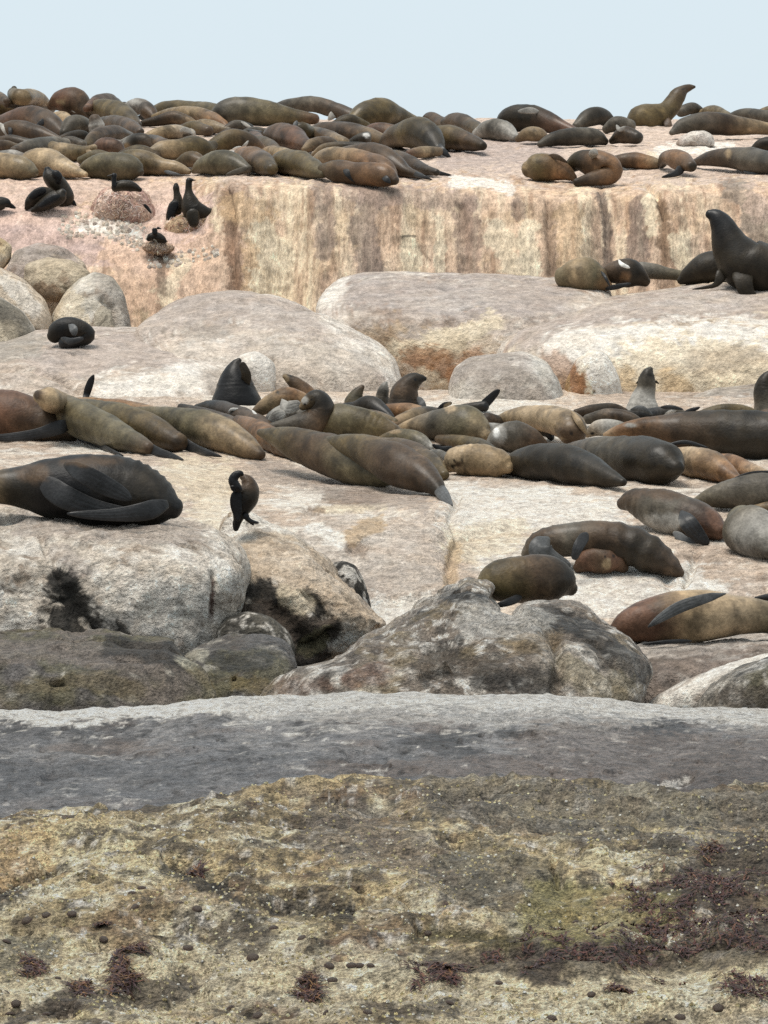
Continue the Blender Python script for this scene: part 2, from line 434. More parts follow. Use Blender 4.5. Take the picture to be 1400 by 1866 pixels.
# ------------------------------------------------------------------ large rock sheets
def fore(e, k=0.0):
    return [(2120, 14.0), (1990, 15.0), (1866, 16.0), (1780, 16.8), (1700 - k, 17.7), (1600, 18.9), (1520, 20.0), (e + 14, 20.9), (e, 21.3), (e + 18, 21.9), (e + 120, 22.6)]
FST = {-1800: fore(1560), -200: fore(1530), 0: fore(1512), 180: fore(1488), 350: fore(1474), 520: fore(1452), 700: fore(1434), 850: fore(1424), 1000: fore(1430), 1200: fore(1442), 1400: fore(1436), 1700: fore(1445), 3200: fore(1460)}
fore_rock, FP, FN = loft('shore_rock', FST, 640, 300, MAT_NEAR, YEL,
    [((0.66, 0.58, 0.38), (2.2, 2.2, 4), -0.05, 0.35, 0.75), ((0.255, 0.20, 0.12), (1.1, 0.8, 3), -0.02, 0.3, 0.8), ((0.80, 0.73, 0.55), (5, 5, 8), 0.08, 0.36, 0.75),
     (DARKB, (3.0, 2.2, 8), 0.10, 0.30, 0.85), (BROWN, (1.6, 1.2, 4), 0.12, 0.36, 0.6), ((0.09, 0.075, 0.05), (7, 5, 9), 0.18, 0.36, 0.8), (WEED, (6.5, 6.5, 9), 0.34, 0.6, 0.6), (WHITE, (13, 13, 13), 0.24, 0.5, 0.6)],
    stains_and_shade=[((0.70, 0.62, 0.45), 0.55, [(-50, 1790), (300, 1790), (700, 1795), (1000, 1810), (1450, 1830)], 55),
            ((0.16, 0.145, 0.12), 0.72, [(800, 1460), (980, 1470), (1450, 1480)], 42),
            ((0.17, 0.15, 0.13), 0.6, [(600, 1500), (760, 1560), (860, 1610)], 45),
            ((0.14, 0.13, 0.10), 0.65, [(880, 1580), (960, 1620)], 55), ((0.11, 0.10, 0.085), 0.6, [(1240, 1560), (1420, 1540)], 50),
            (DARKB, 0.8, [(1220, 1640), (1330, 1600), (1420, 1580)], 46),
            (DARKB, 0.75, [(980, 1745), (1150, 1740), (1420, 1720)], 34), (DARKB, 0.8, [(800, 1755), (1000, 1750)], 26),
            (DARKB, 0.8, [(110, 1830), (260, 1810), (330, 1800)], 22), ((0.12, 0.115, 0.09), 0.7, [(-20, 1745), (80, 1740)], 26),
            ((0.10, 0.085, 0.04), 0.9, [(765, 1702), (840, 1706), (950, 1716)], 13), (BLACK, 0.85, [(300, 1590), (350, 1600), (430, 1640)], 11),  # dark strokes along the dents paint shade into the crevices
            (BLACK, 0.8, [(500, 1662), (560, 1660), (640, 1668)], 10), (BLACK, 0.8, [(-10, 1650), (50, 1612), (110, 1582)], 8),
            (DARKB, 0.85, [(30, 1855), (130, 1835)], 16), (DARKB, 0.7, [(700, 1850), (820, 1835)], 14),
            (OCHRE, 0.5, [(-40, 1575), (60, 1560)], 40), ((0.33, 0.30, 0.12), 0.5, [(1000, 1660), (1200, 1680)], 40)],
    dents=[([(765, 1704), (840, 1708), (950, 1718)], 9, 0.10), ([(300, 1588), (350, 1600), (380, 1625), (440, 1645)], 8, 0.09), ([(500, 1662), (560, 1660), (640, 1668)], 7, 0.08),
           ([(-10, 1650), (50, 1612), (110, 1582)], 7, 0.08), ([(880, 1560), (905, 1552)], 5, 0.03), ([(240, 1800), (310, 1815)], 8, 0.06), ([(30, 1858), (130, 1838)], 8, 0.08)],
    amp=0.095, seed=3, rough=2.4, crev=0.06, csc=1.25, label='yellowish barnacle crusted rock filling the bottom of the picture')

def hump(e):
    return [(e + 266, 21.5), (e + 205, 22.3), (e + 140, 23.2), (e + 80, 24.2), (e + 36, 25.0), (e + 12, 25.5), (e, 25.9), (e + 6, 26.4), (e + 50, 26.9), (e + 130, 27.3)]
HST = {-1800: hump(1318), -100: hump(1300), 0: hump(1296), 150: hump(1293), 350: hump(1280), 500: hump(1272), 700: hump(1266), 850: hump(1270), 1000: hump(1273), 1100: hump(1282), 1200: hump(1290), 1300: hump(1294), 1400: hump(1298), 1600: hump(1304), 3200: hump(1308)}
hump_rock, HP, HN = loft('grey_shore_rock', HST, 560, 190, MAT_GREY, (0.20, 0.195, 0.20),
    [((0.34, 0.325, 0.32), (1.5, 1.2, 4), -0.05, 0.4, 0.7), ((0.07, 0.065, 0.065), (2.5, 1.6, 5), 0.06, 0.36, 0.8), ((0.05, 0.045, 0.042), (9, 5, 10), 0.18, 0.4, 0.75), ((0.21, 0.165, 0.14), (1.2, 1.2, 3), 0.1, 0.4, 0.6), (WHITE, (9, 9, 9), 0.34, 0.5, 0.7)],
    stains_and_shade=[((0.90, 0.86, 0.80), 0.98, [(-60, 1293), (150, 1290), (350, 1279), (500, 1271), (700, 1265), (850, 1269), (1000, 1272), (1100, 1281), (1200, 1289), (1300, 1293), (1460, 1298)], 22),
            ((0.62, 0.60, 0.57), 0.6, [(450, 1290), (700, 1285), (1000, 1292), (1250, 1285), (1420, 1300)], 34),
            ((0.22, 0.175, 0.15), 0.55, [(1000, 1370), (1200, 1390), (1430, 1400)], 55), ((0.20, 0.20, 0.21), 0.5, [(-40, 1450), (200, 1440), (500, 1420)], 50),
            ((0.12, 0.10, 0.09), 0.7, [(1240, 1425), (1400, 1430)], 22), (WHITE, 0.7, [(1190, 1440), (1250, 1424)], 8)],
    dents=[([(1180, 1440), (1260, 1420)], 8, 0.05), ([(80, 1415), (120, 1410)], 8, 0.04), ([(640, 1380), (700, 1385)], 8, 0.04)],
    amp=0.05, seed=11, rough=1.7, crev=0.014, csc=3.4, label='dark blue grey rock hump with a whitened crest, behind the yellow rock')

def terr(front, k=0.0, a=900):
    # front: steepness of the lower step (0 flat slope, 1 stepped face)
    g = front
    return [(1300, 29.5), (1200, 30.0), (1120, 30.7), (1060, 31.5 - 0.2 * g), (1000, 32.5 - 0.6 * g), (945, 33.6 - 0.8 * g), (925, 34.1 - 0.5 * g),
            (a - k, 35.0), (860 - k, 36.7), (810, 38.4), (765, 39.8), (735, 41.0), (715, 42.2), (712, 43.5), (716, 45.5), (735, 47.5)]
TST = {-1800: terr(0.2, 25, 870), -100: terr(0.2, 25, 875), 100: terr(0.3, 20, 880), 300: terr(0.5, 15, 890), 450: terr(0.9, 5), 600: terr(1.0), 780: terr(1.0), 822: terr(0.5), 860: terr(0.1), 1000: terr(0.0), 1200: terr(0.1), 1400: terr(0.0), 1700: terr(0), 3200: terr(0)}
terrace, TP, TN = loft('rock_terrace', TST, 520, 270, MAT_MID, (0.70, 0.58, 0.475),
    [((0.52, 0.42, 0.345), (0.8, 0.6, 2), 0.0, 0.38, 0.75), ((0.84, 0.79, 0.72), (1.6, 1.0, 3), 0.02, 0.36, 0.8), ((0.52, 0.40, 0.31), (1.0, 1.0, 2), 0.1, 0.4, 0.6), (BROWN, (5, 4, 7), 0.33, 0.6, 0.5), (WHITE, (12, 12, 12), 0.28, 0.5, 0.5)],
    stains_and_shade=[((0.55, 0.48, 0.42), 0.6, [(600, 1000), (700, 1010), (790, 1000)], 55), ((0.48, 0.42, 0.37), 0.6, [(660, 1060), (780, 1070)], 35),
            (WHITE, 0.75, [(850, 940), (1000, 930), (1100, 950)], 40), (CREAM, 0.6, [(840, 990), (930, 975)], 30), (WHITE, 0.7, [(1000, 1075), (1150, 1080), (1230, 1110)], 45),
            (CREAM, 0.55, [(330, 870), (400, 880), (380, 930)], 35), (BROWN, 0.6, [(600, 905), (680, 910)], 14), (CREAM, 0.7, [(580, 930), (700, 925)], 6), (BROWN, 0.7, [(566, 930), (585, 932)], 6),
            (OCHRE, 0.55, [(640, 985), (665, 965), (690, 950)], 12), (WHITE, 0.8, [(570, 960), (620, 990)], 10), (BROWN, 0.5, [(640, 1000), (660, 1005)], 12),
            (OCHRE, 0.5, [(828, 1000), (822, 1060), (818, 1080)], 12), (WHITE, 0.85, [(640, 1110), (720, 1110), (800, 1105)], 24), (WHITE, 0.8, [(1250, 1060), (1300, 1090)], 30),
            ((0.33, 0.28, 0.25), 0.55, [(480, 860), (620, 890), (760, 915)], 20)],
    dents=[([(836, 905), (822, 945), (834, 985), (818, 1040), (824, 1065), (808, 1095)], 7, 0.05), ([(560, 932), (680, 928), (800, 945)], 6, 0.07), ([(1215, 1050), (1245, 1090), (1238, 1130)], 14, 0.06), ([(840, 985), (930, 960), (1050, 962)], 6, 0.03),
           ([(600, 1090), (700, 1095), (790, 1092)], 9, 0.08), ([(640, 1000), (665, 990)], 7, 0.05), ([(1270, 1010), (1250, 1060)], 8, 0.07)],
    amp=0.028, seed=23, rough=2.4, crev=0.015, csc=1.2, label='pale pinkish sloping rock terrace where the main row of seals lies')

def clif(top, lean=0.0, base=46.6):
    t = top
    return [(690, base - 0.1), (640, base), (590, base + 0.15), (520, base + 0.35), (450, base + 0.55 + lean * .3), (t + 50, base + 0.8 + lean * .7), (t + 14, base + 1.0 + lean), (t, base + 1.5 + lean), (t - 14, base + 2.5 + lean),
            (302, 50.8), (268, 54), (242, 57), (225, 59.4), (219, 61), (230, 65), (300, 70)]
CST = {-1800: clif(335, 1.4), -100: clif(332, 1.4), 150: clif(328, 1.4), 340: clif(328, 1.2), 395: clif(330, 0.6), 430: clif(332, 0.1), 520: clif(330, 0.0, 46.9), 600: clif(335, 0, 46.5), 700: clif(338), 800: clif(336, 0, 46.8), 950: clif(348, 0, 46.6), 1050: clif(352), 1100: clif(352, 0, 46.9), 1200: clif(345, 0, 46.6), 1290: clif(340, 0, 46.8), 1400: clif(335), 1700: clif(335), 3200: clif(340)}
VS = (3.2, 0.6, 0.55)
cliff, CP, CN = loft('cliff_rock', CST, 600, 300, MAT_CLIFF, (0.68, 0.505, 0.375),
    [((0.82, 0.68, 0.50), VS, 0.0, 0.42, 0.75), ((0.42, 0.275, 0.185), (2.6, 0.7, 0.5), 0.08, 0.5, 0.6), ((0.30, 0.22, 0.18), (4.5, 0.8, 0.35), 0.2, 0.5, 0.55), (CREAM, (8.5, 1.2, 0.7), 0.12, 0.4, 0.55), ((0.58, 0.42, 0.26), (3, 2, 2), 0.2, 0.5, 0.4), (BROWN, (11, 3, 2), 0.34, 0.6, 0.4), ((0.32, 0.20, 0.135), (14, 2, 0.5), 0.15, 0.38, 0.6)],
    stains_and_shade=[((0.60, 0.485, 0.41), 0.97, [(-200, 292), (500, 292), (900, 296), (1600, 292)], 34), ((0.60, 0.485, 0.41), 0.97, [(-200, 235), (1600, 235)], 45),
            ((0.40, 0.33, 0.31), 0.6, [(820, 290), (1000, 275)], 22), (WHITE, 0.8, [(830, 330), (900, 335), (930, 345)], 9), (WHITE, 0.75, [(1200, 275), (1290, 268), (1330, 270)], 9), (CREAM, 0.7, [(1120, 300), (1190, 285)], 8),
            ((0.68, 0.51, 0.45), 0.85, [(-100, 400), (120, 410), (250, 440), (330, 400)], 50), (WHITE, 0.75, [(150, 412), (200, 410), (245, 432)], 13), (PINK, 0.8, [(0, 350), (300, 345)], 22), ((0.48, 0.36, 0.33), 0.7, [(-30, 425), (100, 440), (210, 475)], 17),
            ((0.66, 0.47, 0.35), 0.8, [(250, 500), (330, 540), (400, 480)], 55), (CREAM, 0.7, [(330, 480), (300, 540)], 16), ((0.24, 0.15, 0.10), 0.8, [(420, 360), (422, 420), (432, 520)], 13), ((0.16, 0.11, 0.08), 0.7, [(296, 450), (296, 530)], 9),
            ((0.60, 0.43, 0.26), 0.6, [(430, 380), (480, 400), (470, 520)], 26), (CREAM, 0.85, [(480, 420), (500, 480), (480, 530)], 24), ((0.30, 0.23, 0.19), 0.7, [(590, 340), (595, 400), (590, 460)], 15), ((0.24, 0.19, 0.165), 0.7, [(680, 350), (660, 430), (670, 500)], 22),
            ((0.36, 0.27, 0.23), 0.6, [(640, 350), (760, 360), (860, 370)], 16), (CREAM, 0.85, [(745, 440), (755, 495)], 13), (CREAM, 0.8, [(800, 400), (805, 495)], 10), ((0.30, 0.22, 0.18), 0.7, [(850, 380), (850, 495)], 20), (CREAM, 0.75, [(905, 420), (945, 500)], 20),
            ((0.22, 0.17, 0.15), 0.6, [(945, 372), (945, 390)], 11), ((0.26, 0.19, 0.14), 0.6, [(1000, 370), (1005, 500)], 11), (CREAM, 0.8, [(960, 420), (970, 500)], 14), ((0.60, 0.43, 0.26), 0.5, [(1035, 380), (1040, 490)], 18), ((0.18, 0.14, 0.12), 0.8, [(1095, 355), (1106, 400), (1108, 500)], 7), ((0.20, 0.15, 0.13), 0.7, [(1160, 380), (1165, 490)], 14),
            (CREAM, 0.85, [(1185, 370), (1190, 420)], 10), (BROWN, 0.75, [(1208, 380), (1215, 480)], 11), (CREAM, 0.7, [(1240, 440), (1250, 500)], 16), ((0.22, 0.19, 0.16), 0.7, [(1340, 350), (1370, 360), (1400, 440)], 22), (PINK, 0.6, [(1380, 360), (1440, 400)], 22), (BLACK, 0.7, [(732, 432), (745, 429), (756, 431)], 2.2), ((0.2, 0.13, 0.09), 0.6, [(764, 448), (772, 462), (784, 474)], 2.2)],
    dents=[([(412, 345), (424, 400), (418, 450), (432, 530)], 8, 0.09), ([(1095, 350), (1106, 400), (1108, 510)], 4, 0.06), ([(1180, 340), (1200, 360), (1212, 400)], 4, 0.08), ([(940, 375), (945, 400)], 6, 0.07), ([(1000, 365), (1005, 500)], 6, 0.07), ([(590, 345), (592, 470)], 9, 0.07), ([(840, 380), (850, 490)], 8, 0.06), ([(1290, 345), (1330, 360)], 5, 0.04)],
    amp=0.032, seed=37, rough=2.8, label='ochre stained cliff and plateau carrying the upper colony of seals')

# ------------------------------------------------------------------ boulders
GTOP = [(WHITE, (1.2, 1.2, 2), -0.1, 0.35, 0.7), (MAUVE, (0.9, 0.9, 2), 0.0, 0.4, 0.65), (BEIGE, (0.6, 0.6, 1.0), 0.05, 0.35, 0.5), (BROWN, (6, 6, 6), 0.30, 0.55, 0.5), (WHITE, (11, 11, 11), 0.22, 0.5, 0.55)]
RUSTY = [(CREAM, (2.5, 2.5, 2.5), -0.1, 0.3, 0.8), (RUST, (4, 4, 3), 0.1, 0.42, 0.75), (BROWN, (6, 6, 4), 0.2, 0.5, 0.6), (WHITE, (8, 8, 8), 0.2, 0.45, 0.5)]
boulder('upper grey slab with a rusty brown face, under the cliff centre', [(570, 572), (590, 535), (612, 512), (645, 501), (750, 498), (900, 502), (1020, 507), (1110, 520), (1120, 600), (1060, 760), (700, 770), (640, 640)], 45.0, MAT_FAR, (0.54, 0.465, 0.41), GTOP + [(RUST, (6, 6, 4), 0.3, 0.5, 0.4)], n=190, m=90,
    prof=[(770, -0.9), (640, -0.75), (590, -0.55), (560, -0.1), (520, 0.9), (495, 1.3)], T=0.9, box=0.62, amp=0.05, seed=51,
    stains_and_shade=[((0.42, 0.365, 0.34), 0.7, [(660, 530), (800, 540), (1000, 540)], 32), (WHITE, 0.7, [(590, 545), (620, 520)], 15), (BROWN, 0.45, [(665, 595), (760, 620), (830, 620)], 30), (OCHRE, 0.4, [(690, 640), (800, 660), (880, 640)], 40), (CREAM, 0.8, [(720, 640), (860, 610), (900, 590)], 17), (RUST, 0.7, [(760, 650), (820, 690)], 26), (RUST, 0.6, [(870, 640), (830, 680)], 12), (CREAM, 0.7, [(770, 680), (810, 720)], 13), (BROWN, 0.4, [(700, 610), (690, 640)], 16)])
boulder('wide pale rock with white spattered face, under the large upright seal', [(903, 660), (915, 625), (950, 600), (1010, 575), (1080, 550), (1180, 530), (1300, 518), (1420, 515), (1600, 520), (1700, 600), (1680, 780), (1000, 790), (910, 760)], 43.9, MAT_FAR, (0.68, 0.57, 0.46), GTOP + [(RUST, (5, 5, 5), 0.2, 0.42, 0.45), (CREAM, (4, 4, 4), 0.1, 0.4, 0.5)], n=190, m=90,
    prof=[(790, -1.0), (680, -0.8), (620, -0.45), (580, 0.3), (545, 1.2), (510, 1.9)], T=0.9, box=0.62, amp=0.06, seed=53,
    stains_and_shade=[((0.46, 0.395, 0.36), 0.75, [(960, 610), (1100, 570), (1260, 550), (1450, 550)], 26), (WHITE, 0.85, [(1030, 640), (1200, 625), (1420, 620)], 32), (CREAM, 0.8, [(1150, 680), (1300, 670), (1450, 680)], 40), (OCHRE, 0.6, [(1215, 690), (1240, 720)], 18), (BROWN, 0.35, [(1270, 660), (1380, 650)], 16), (RUST, 0.6, [(1010, 670), (1040, 700)], 24), (OCHRE, 0.6, [(1140, 690), (1150, 740)], 16)])
boulder('low rounded grey dome behind the sitting black seal', [(250, 605), (285, 570), (340, 543), (420, 533), (500, 541), (570, 570), (640, 600), (700, 635), (724, 662), (737, 700), (735, 780), (300, 790), (262, 680)], 43.6, MAT_FAR, (0.56, 0.48, 0.42), GTOP, n=180,
    prof=[(790, -0.8), (690, -0.6), (620, 0.0), (560, 0.9), (530, 1.3)], T=0.9, box=0.68, amp=0.06, seed=57,
    stains_and_shade=[((0.46, 0.40, 0.365), 0.7, [(320, 570), (430, 555), (560, 590)], 28), (WHITE, 0.65, [(690, 645), (722, 690)], 20), (GREY, 0.55, [(340, 600), (400, 605)], 12), ((0.56, 0.49, 0.42), 0.7, [(500, 650), (660, 680)], 40)])
boulder('flat pale slab at left carrying the curled dark seal', [(-160, 780), (-160, 640), (-60, 632), (0, 630), (60, 604), (160, 597), (260, 596), (340, 606), (410, 632), (462, 670), (482, 720), (482, 790)], 42.8, MAT_FAR, (0.56, 0.48, 0.42), GTOP, n=180,
    prof=[(790, -0.9), (720, -0.5), (670, 0.0), (620, 1.1), (590, 1.6)], T=0.85, box=0.65, amp=0.045, seed=59,
    stains_and_shade=[((0.50, 0.43, 0.39), 0.7, [(100, 650), (250, 635), (360, 650)], 30), (WHITE, 0.8, [(200, 710), (300, 700), (370, 690)], 26), ((0.37, 0.34, 0.30), 0.7, [(-20, 640), (60, 625)], 20), (BROWN, 0.45, [(385, 690), (395, 735)], 14)],
    dents=[([(0, 672), (60, 672), (115, 690), (150, 715)], 4, 0.07)])
boulder('bleached round boulder beside the sitting black seal', [(372, 790), (385, 710), (405, 672), (440, 648), (470, 640), (500, 660), (512, 695), (512, 790)], 42.3, MAT_FAR, (0.66, 0.62, 0.57), GTOP, amp=0.03, seed=61, n=110, m=60,
    stains_and_shade=[(BROWN, 0.5, [(388, 740), (395, 700)], 12), (WHITE, 0.8, [(460, 650), (500, 690)], 18)])
boulder('grey rounded boulder under the cliff, right of the rusty face', [(812, 790), (822, 700), (832, 672), (855, 655), (905, 645), (960, 641), (1000, 660), (1020, 695), (1030, 740), (1030, 790)], 41.9, MAT_FAR, (0.42, 0.375, 0.34), GTOP, amp=0.04, seed=63, n=130, m=70, prof=[(790, -0.3), (680, 0), (640, 0.5)],
    stains_and_shade=[((0.62, 0.60, 0.55), 0.7, [(985, 660), (1015, 710)], 15), (GREY, 0.5, [(870, 690), (960, 720)], 30), ((0.55, 0.50, 0.43), 0.6, [(840, 720), (900, 740)], 20)])
boulder('white streaked lump of rock with rusty left side', [(1026, 790), (1034, 700), (1050, 660), (1080, 638), (1105, 648), (1128, 690), (1138, 740), (1140, 790)], 42.0, MAT_FAR, (0.74, 0.68, 0.60), RUSTY, amp=0.03, seed=65, n=100, m=60,
    stains_and_shade=[(WHITE, 0.97, [(1090, 660), (1110, 700), (1120, 750)], 24), (RUST, 0.9, [(1045, 680), (1055, 750)], 17), (OCHRE, 0.7, [(1030, 690), (1040, 740)], 10)])
boulder('low grey rock behind the resting seals at the right edge', [(1236, 800), (1250, 735), (1290, 712), (1340, 704), (1420, 698), (1540, 700), (1560, 800)], 41.6, MAT_FAR, (0.40, 0.355, 0.31), GTOP, amp=0.04, seed=67, n=110, m=60, prof=[(800, -0.3), (740, 0.0), (700, 0.5)])
# pile at the left
PILE = [(WHITE, (1.6, 1.6, 2), 0.0, 0.4, 0.6), (CREAM, (2, 2, 2), 0.1, 0.4, 0.6), (BROWN, (5, 5, 5), 0.22, 0.5, 0.6)]
for lab, poly, d, base, st, sd in [
    ('small ochre boulder at the far left top of the rock pile', [(-70, 415), (0, 432), (22, 448), (18, 475), (-5, 500), (-70, 505)], 46.5, (0.52, 0.40, 0.24), [], 71),
    ('long flat grey boulder topping the rock pile', [(8, 500), (28, 458), (70, 444), (115, 452), (155, 478), (165, 510), (150, 540), (50, 545), (15, 525)], 46.3, (0.47, 0.40, 0.36), [(GREY, 0.5, [(30, 465), (120, 470)], 12)], 72),
    ('squared tan boulder in the middle of the rock pile', [(42, 512), (46, 482), (85, 469), (132, 476), (162, 498), (160, 525), (130, 545), (105, 552), (75, 548)], 45.8, (0.52, 0.44, 0.33), [(BROWN, 0.7, [(70, 525), (110, 545)], 14)], 73),
    ('cracked greyish boulder at the right end of the rock pile', [(90, 612), (95, 575), (120, 530), (145, 506), (172, 494), (206, 503), (224, 535), (236, 580), (238, 620), (150, 640)], 45.2, (0.46, 0.42, 0.35), [(GREY, 0.6, [(190, 510), (215, 560), (228, 600)], 15), (CREAM, 0.6, [(120, 550), (140, 590)], 20)], 74),
    ('slanting cream slab leaning at the left of the rock pile', [(-80, 470), (-10, 484), (40, 510), (82, 548), (98, 590), (92, 620), (60, 618), (10, 575), (-80, 560)], 44.9, (0.62, 0.52, 0.41), [(WHITE, 0.6, [(0, 505), (60, 560)], 14)], 75),
    ('dark grey boulder at the left foot of the rock pile', [(-110, 660), (-100, 555), (-30, 535), (5, 543), (42, 570), (66, 605), (70, 660)], 44.3, (0.22, 0.20, 0.165), [(BLACK, 0.4, [(0, 580), (30, 610)], 20)], 76),
    ('fist shaped little boulder at the foot of the cracked boulder', [(168, 620), (172, 572), (186, 556), (203, 566), (212, 600), (212, 620)], 44.75, (0.42, 0.38, 0.31), [], 77)]:
    boulder(lab, poly, d, MAT_FAR, base, PILE, st, [([(185, 545), (205, 560), (212, 590)], 6, 0.08)] if sd == 74 else (), amp=0.035, seed=sd, n=96, m=56, box=0.7, prof=[(660, -0.25), (420, 0.35)], group='boulders piled at the left of the cliff')
boulder('small rock lump between seals on the right of the plateau', [(1228, 268), (1240, 250), (1262, 240), (1285, 238), (1300, 248), (1304, 266), (1280, 272)], 54.0, MAT_FAR, (0.47, 0.40, 0.36), GTOP, amp=0.02, seed=81, n=70, m=40, T=0.3)

# nearer boulders
LICH = [(WHITE, (2.5, 2.5, 3), 0.0, 0.35, 0.75), (BLACK, (3, 3, 3), 0.15, 0.4, 0.7), (OLIVE, (2.0, 2.0, 2), 0.12, 0.42, 0.6), (WHITE, (14, 14, 14), 0.2, 0.45, 0.7)]
PALE = [(WHITE, (1.6, 1.6, 2.2), -0.12, 0.32, 0.8), ((0.44, 0.385, 0.325), (2.2, 2.2, 3.5), 0.0, 0.4, 0.7), (BROWN, (8, 8, 9), 0.24, 0.5, 0.55), (WHITE, (12, 12, 14), 0.18, 0.45, 0.55)]
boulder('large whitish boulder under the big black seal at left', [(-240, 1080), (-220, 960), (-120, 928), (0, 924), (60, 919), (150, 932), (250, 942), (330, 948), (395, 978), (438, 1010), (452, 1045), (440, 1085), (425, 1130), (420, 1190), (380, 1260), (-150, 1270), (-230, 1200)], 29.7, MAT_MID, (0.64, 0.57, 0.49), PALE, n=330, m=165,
    prof=[(1270, -0.45), (1060, -0.35), (990, 0.0), (945, 0.7), (915, 1.0)], T=0.8, box=0.6, amp=0.065, seed=91, rough=2.2, crev=0.025, csc=1.3,
    stains_and_shade=[((0.42, 0.36, 0.32), 0.6, [(50, 950), (200, 965), (350, 975)], 22), (BLACK, 0.98, [(122, 1075), (150, 1110), (205, 1145), (225, 1180)], 30), (BLACK, 0.97, [(120, 1120), (150, 1160), (190, 1175)], 30), ((0.09, 0.035, 0.025), 0.85, [(388, 1060), (384, 1130)], 5), (BROWN, 0.75, [(350, 1140), (365, 1135)], 13), (WHITE, 0.7, [(400, 1040), (420, 1065)], 18), (WHITE, 0.5, [(230, 1080), (330, 1120)], 60), ((0.38, 0.33, 0.30), 0.5, [(100, 1000), (150, 1040)], 14)],  # black strokes: lichen, plus the crevice's shade painted into the colour
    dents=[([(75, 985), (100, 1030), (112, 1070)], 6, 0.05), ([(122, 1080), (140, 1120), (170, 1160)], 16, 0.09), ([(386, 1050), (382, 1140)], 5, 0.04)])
boulder('white lobed boulder at the left edge under the dark crevice', [(-140, 1040), (-60, 1012), (0, 1010), (60, 1020), (98, 1046), (115, 1080), (118, 1115), (108, 1140), (112, 1175), (104, 1230), (-140, 1240)], 29.0, MAT_MID, (0.66, 0.62, 0.58), PALE, amp=0.045, seed=93, T=0.5, n=130, m=70, box=0.7,
    stains_and_shade=[((0.42, 0.33, 0.22), 0.75, [(20, 1130), (30, 1160)], 15), ((0.36, 0.33, 0.25), 0.75, [(80, 1130), (100, 1150)], 18), (WHITE, 0.6, [(0, 1060), (90, 1080)], 40)])
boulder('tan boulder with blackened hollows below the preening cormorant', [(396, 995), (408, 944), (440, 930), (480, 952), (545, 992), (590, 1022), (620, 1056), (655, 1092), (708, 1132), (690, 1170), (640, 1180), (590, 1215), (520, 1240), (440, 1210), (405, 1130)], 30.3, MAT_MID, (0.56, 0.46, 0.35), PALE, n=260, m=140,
    prof=[(1240, -0.4), (1080, -0.2), (1010, 0.2), (960, 0.8)], T=0.6, box=0.62, amp=0.065, seed=95, rough=2.2, crev=0.035, csc=1.3,
    stains_and_shade=[((0.58, 0.465, 0.35), 0.6, [(470, 1010), (560, 1040), (640, 1110)], 34), (BLACK, 0.97, [(455, 1075), (490, 1085), (520, 1130)], 22), (DARKB, 0.95, [(520, 1120), (555, 1150), (600, 1150)], 22), (DARKB, 0.95, [(470, 1120), (520, 1175), (570, 1190)], 32), (BLACK, 0.9, [(572, 1092), (580, 1110)], 11), (OLIVE, 0.6, [(590, 1160), (560, 1180)], 15), (CREAM, 0.7, [(520, 1085), (555, 1100)], 17), ((0.50, 0.40, 0.30), 0.75, [(640, 1110), (690, 1135)], 22)],
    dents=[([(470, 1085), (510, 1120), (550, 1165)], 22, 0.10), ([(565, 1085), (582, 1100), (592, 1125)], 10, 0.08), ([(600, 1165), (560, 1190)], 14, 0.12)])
boulder('small black lichened boulder behind the tan one', [(596, 1040), (604, 1026), (625, 1019), (650, 1030), (664, 1055), (674, 1085), (678, 1115), (660, 1140), (610, 1120)], 30.7, MAT_MID, BLACK, [((0.10, 0.095, 0.07), (4, 4, 4), 0, 0.4, 0.8), (WHITE, (12, 12, 12), 0.25, 0.4, 0.7)], amp=0.03, seed=97, T=0.3, n=90, m=50)
boulder('low dark lichen spotted rock in the gap left of centre', [(392, 1200), (396, 1150), (415, 1130), (450, 1120), (490, 1128), (520, 1150), (534, 1180), (530, 1230), (420, 1240)], 28.9, MAT_MID, (0.12, 0.11, 0.09), LICH, amp=0.04, seed=99, T=0.3, n=100, m=56)
DGREY = [((0.15, 0.145, 0.15), (1.5, 1.5, 2.5), -0.1, 0.35, 0.7), ((0.07, 0.06, 0.05), (3, 3, 4), 0.08, 0.4, 0.75), (OLIVE, (2.2, 2.2, 3), 0.1, 0.4, 0.65), ((0.55, 0.52, 0.46), (9, 9, 10), 0.26, 0.5, 0.65)]
boulder('dark banded brown rock in front of the whitish boulders at left', [(-220, 1350), (-210, 1210), (-120, 1175), (0, 1163), (100, 1156), (150, 1166), (190, 1160), (250, 1178), (300, 1172), (360, 1190), (395, 1215), (420, 1260), (430, 1350)], 27.6, MAT_GREY, (0.20, 0.17, 0.145), DGREY, n=200, m=90,
    prof=[(1350, -0.35), (1240, -0.1), (1180, 0.3), (1150, 0.7)], T=0.7, box=0.65, amp=0.065, seed=101, rough=2.2, crev=0.04, csc=1.3,
    stains_and_shade=[((0.23, 0.195, 0.17), 0.75, [(-20, 1190), (150, 1185), (280, 1200)], 22), (BLACK, 0.75, [(200, 1175), (330, 1195), (420, 1215)], 16), (BLACK, 0.85, [(400, 1200), (470, 1195), (510, 1215)], 15), ((0.20, 0.16, 0.09), 0.55, [(40, 1255), (150, 1240), (250, 1255)], 16), ((0.24, 0.20, 0.11), 0.6, [(350, 1210), (385, 1245)], 10), ((0.20, 0.15, 0.05), 0.6, [(420, 1240), (480, 1245)], 14), ((0.6, 0.57, 0.45), 0.6, [(330, 1205), (355, 1212)], 6)],
    dents=[([(330, 1180), (385, 1230), (405, 1265)], 8, 0.12), ([(400, 1205), (480, 1200)], 9, 0.06)])
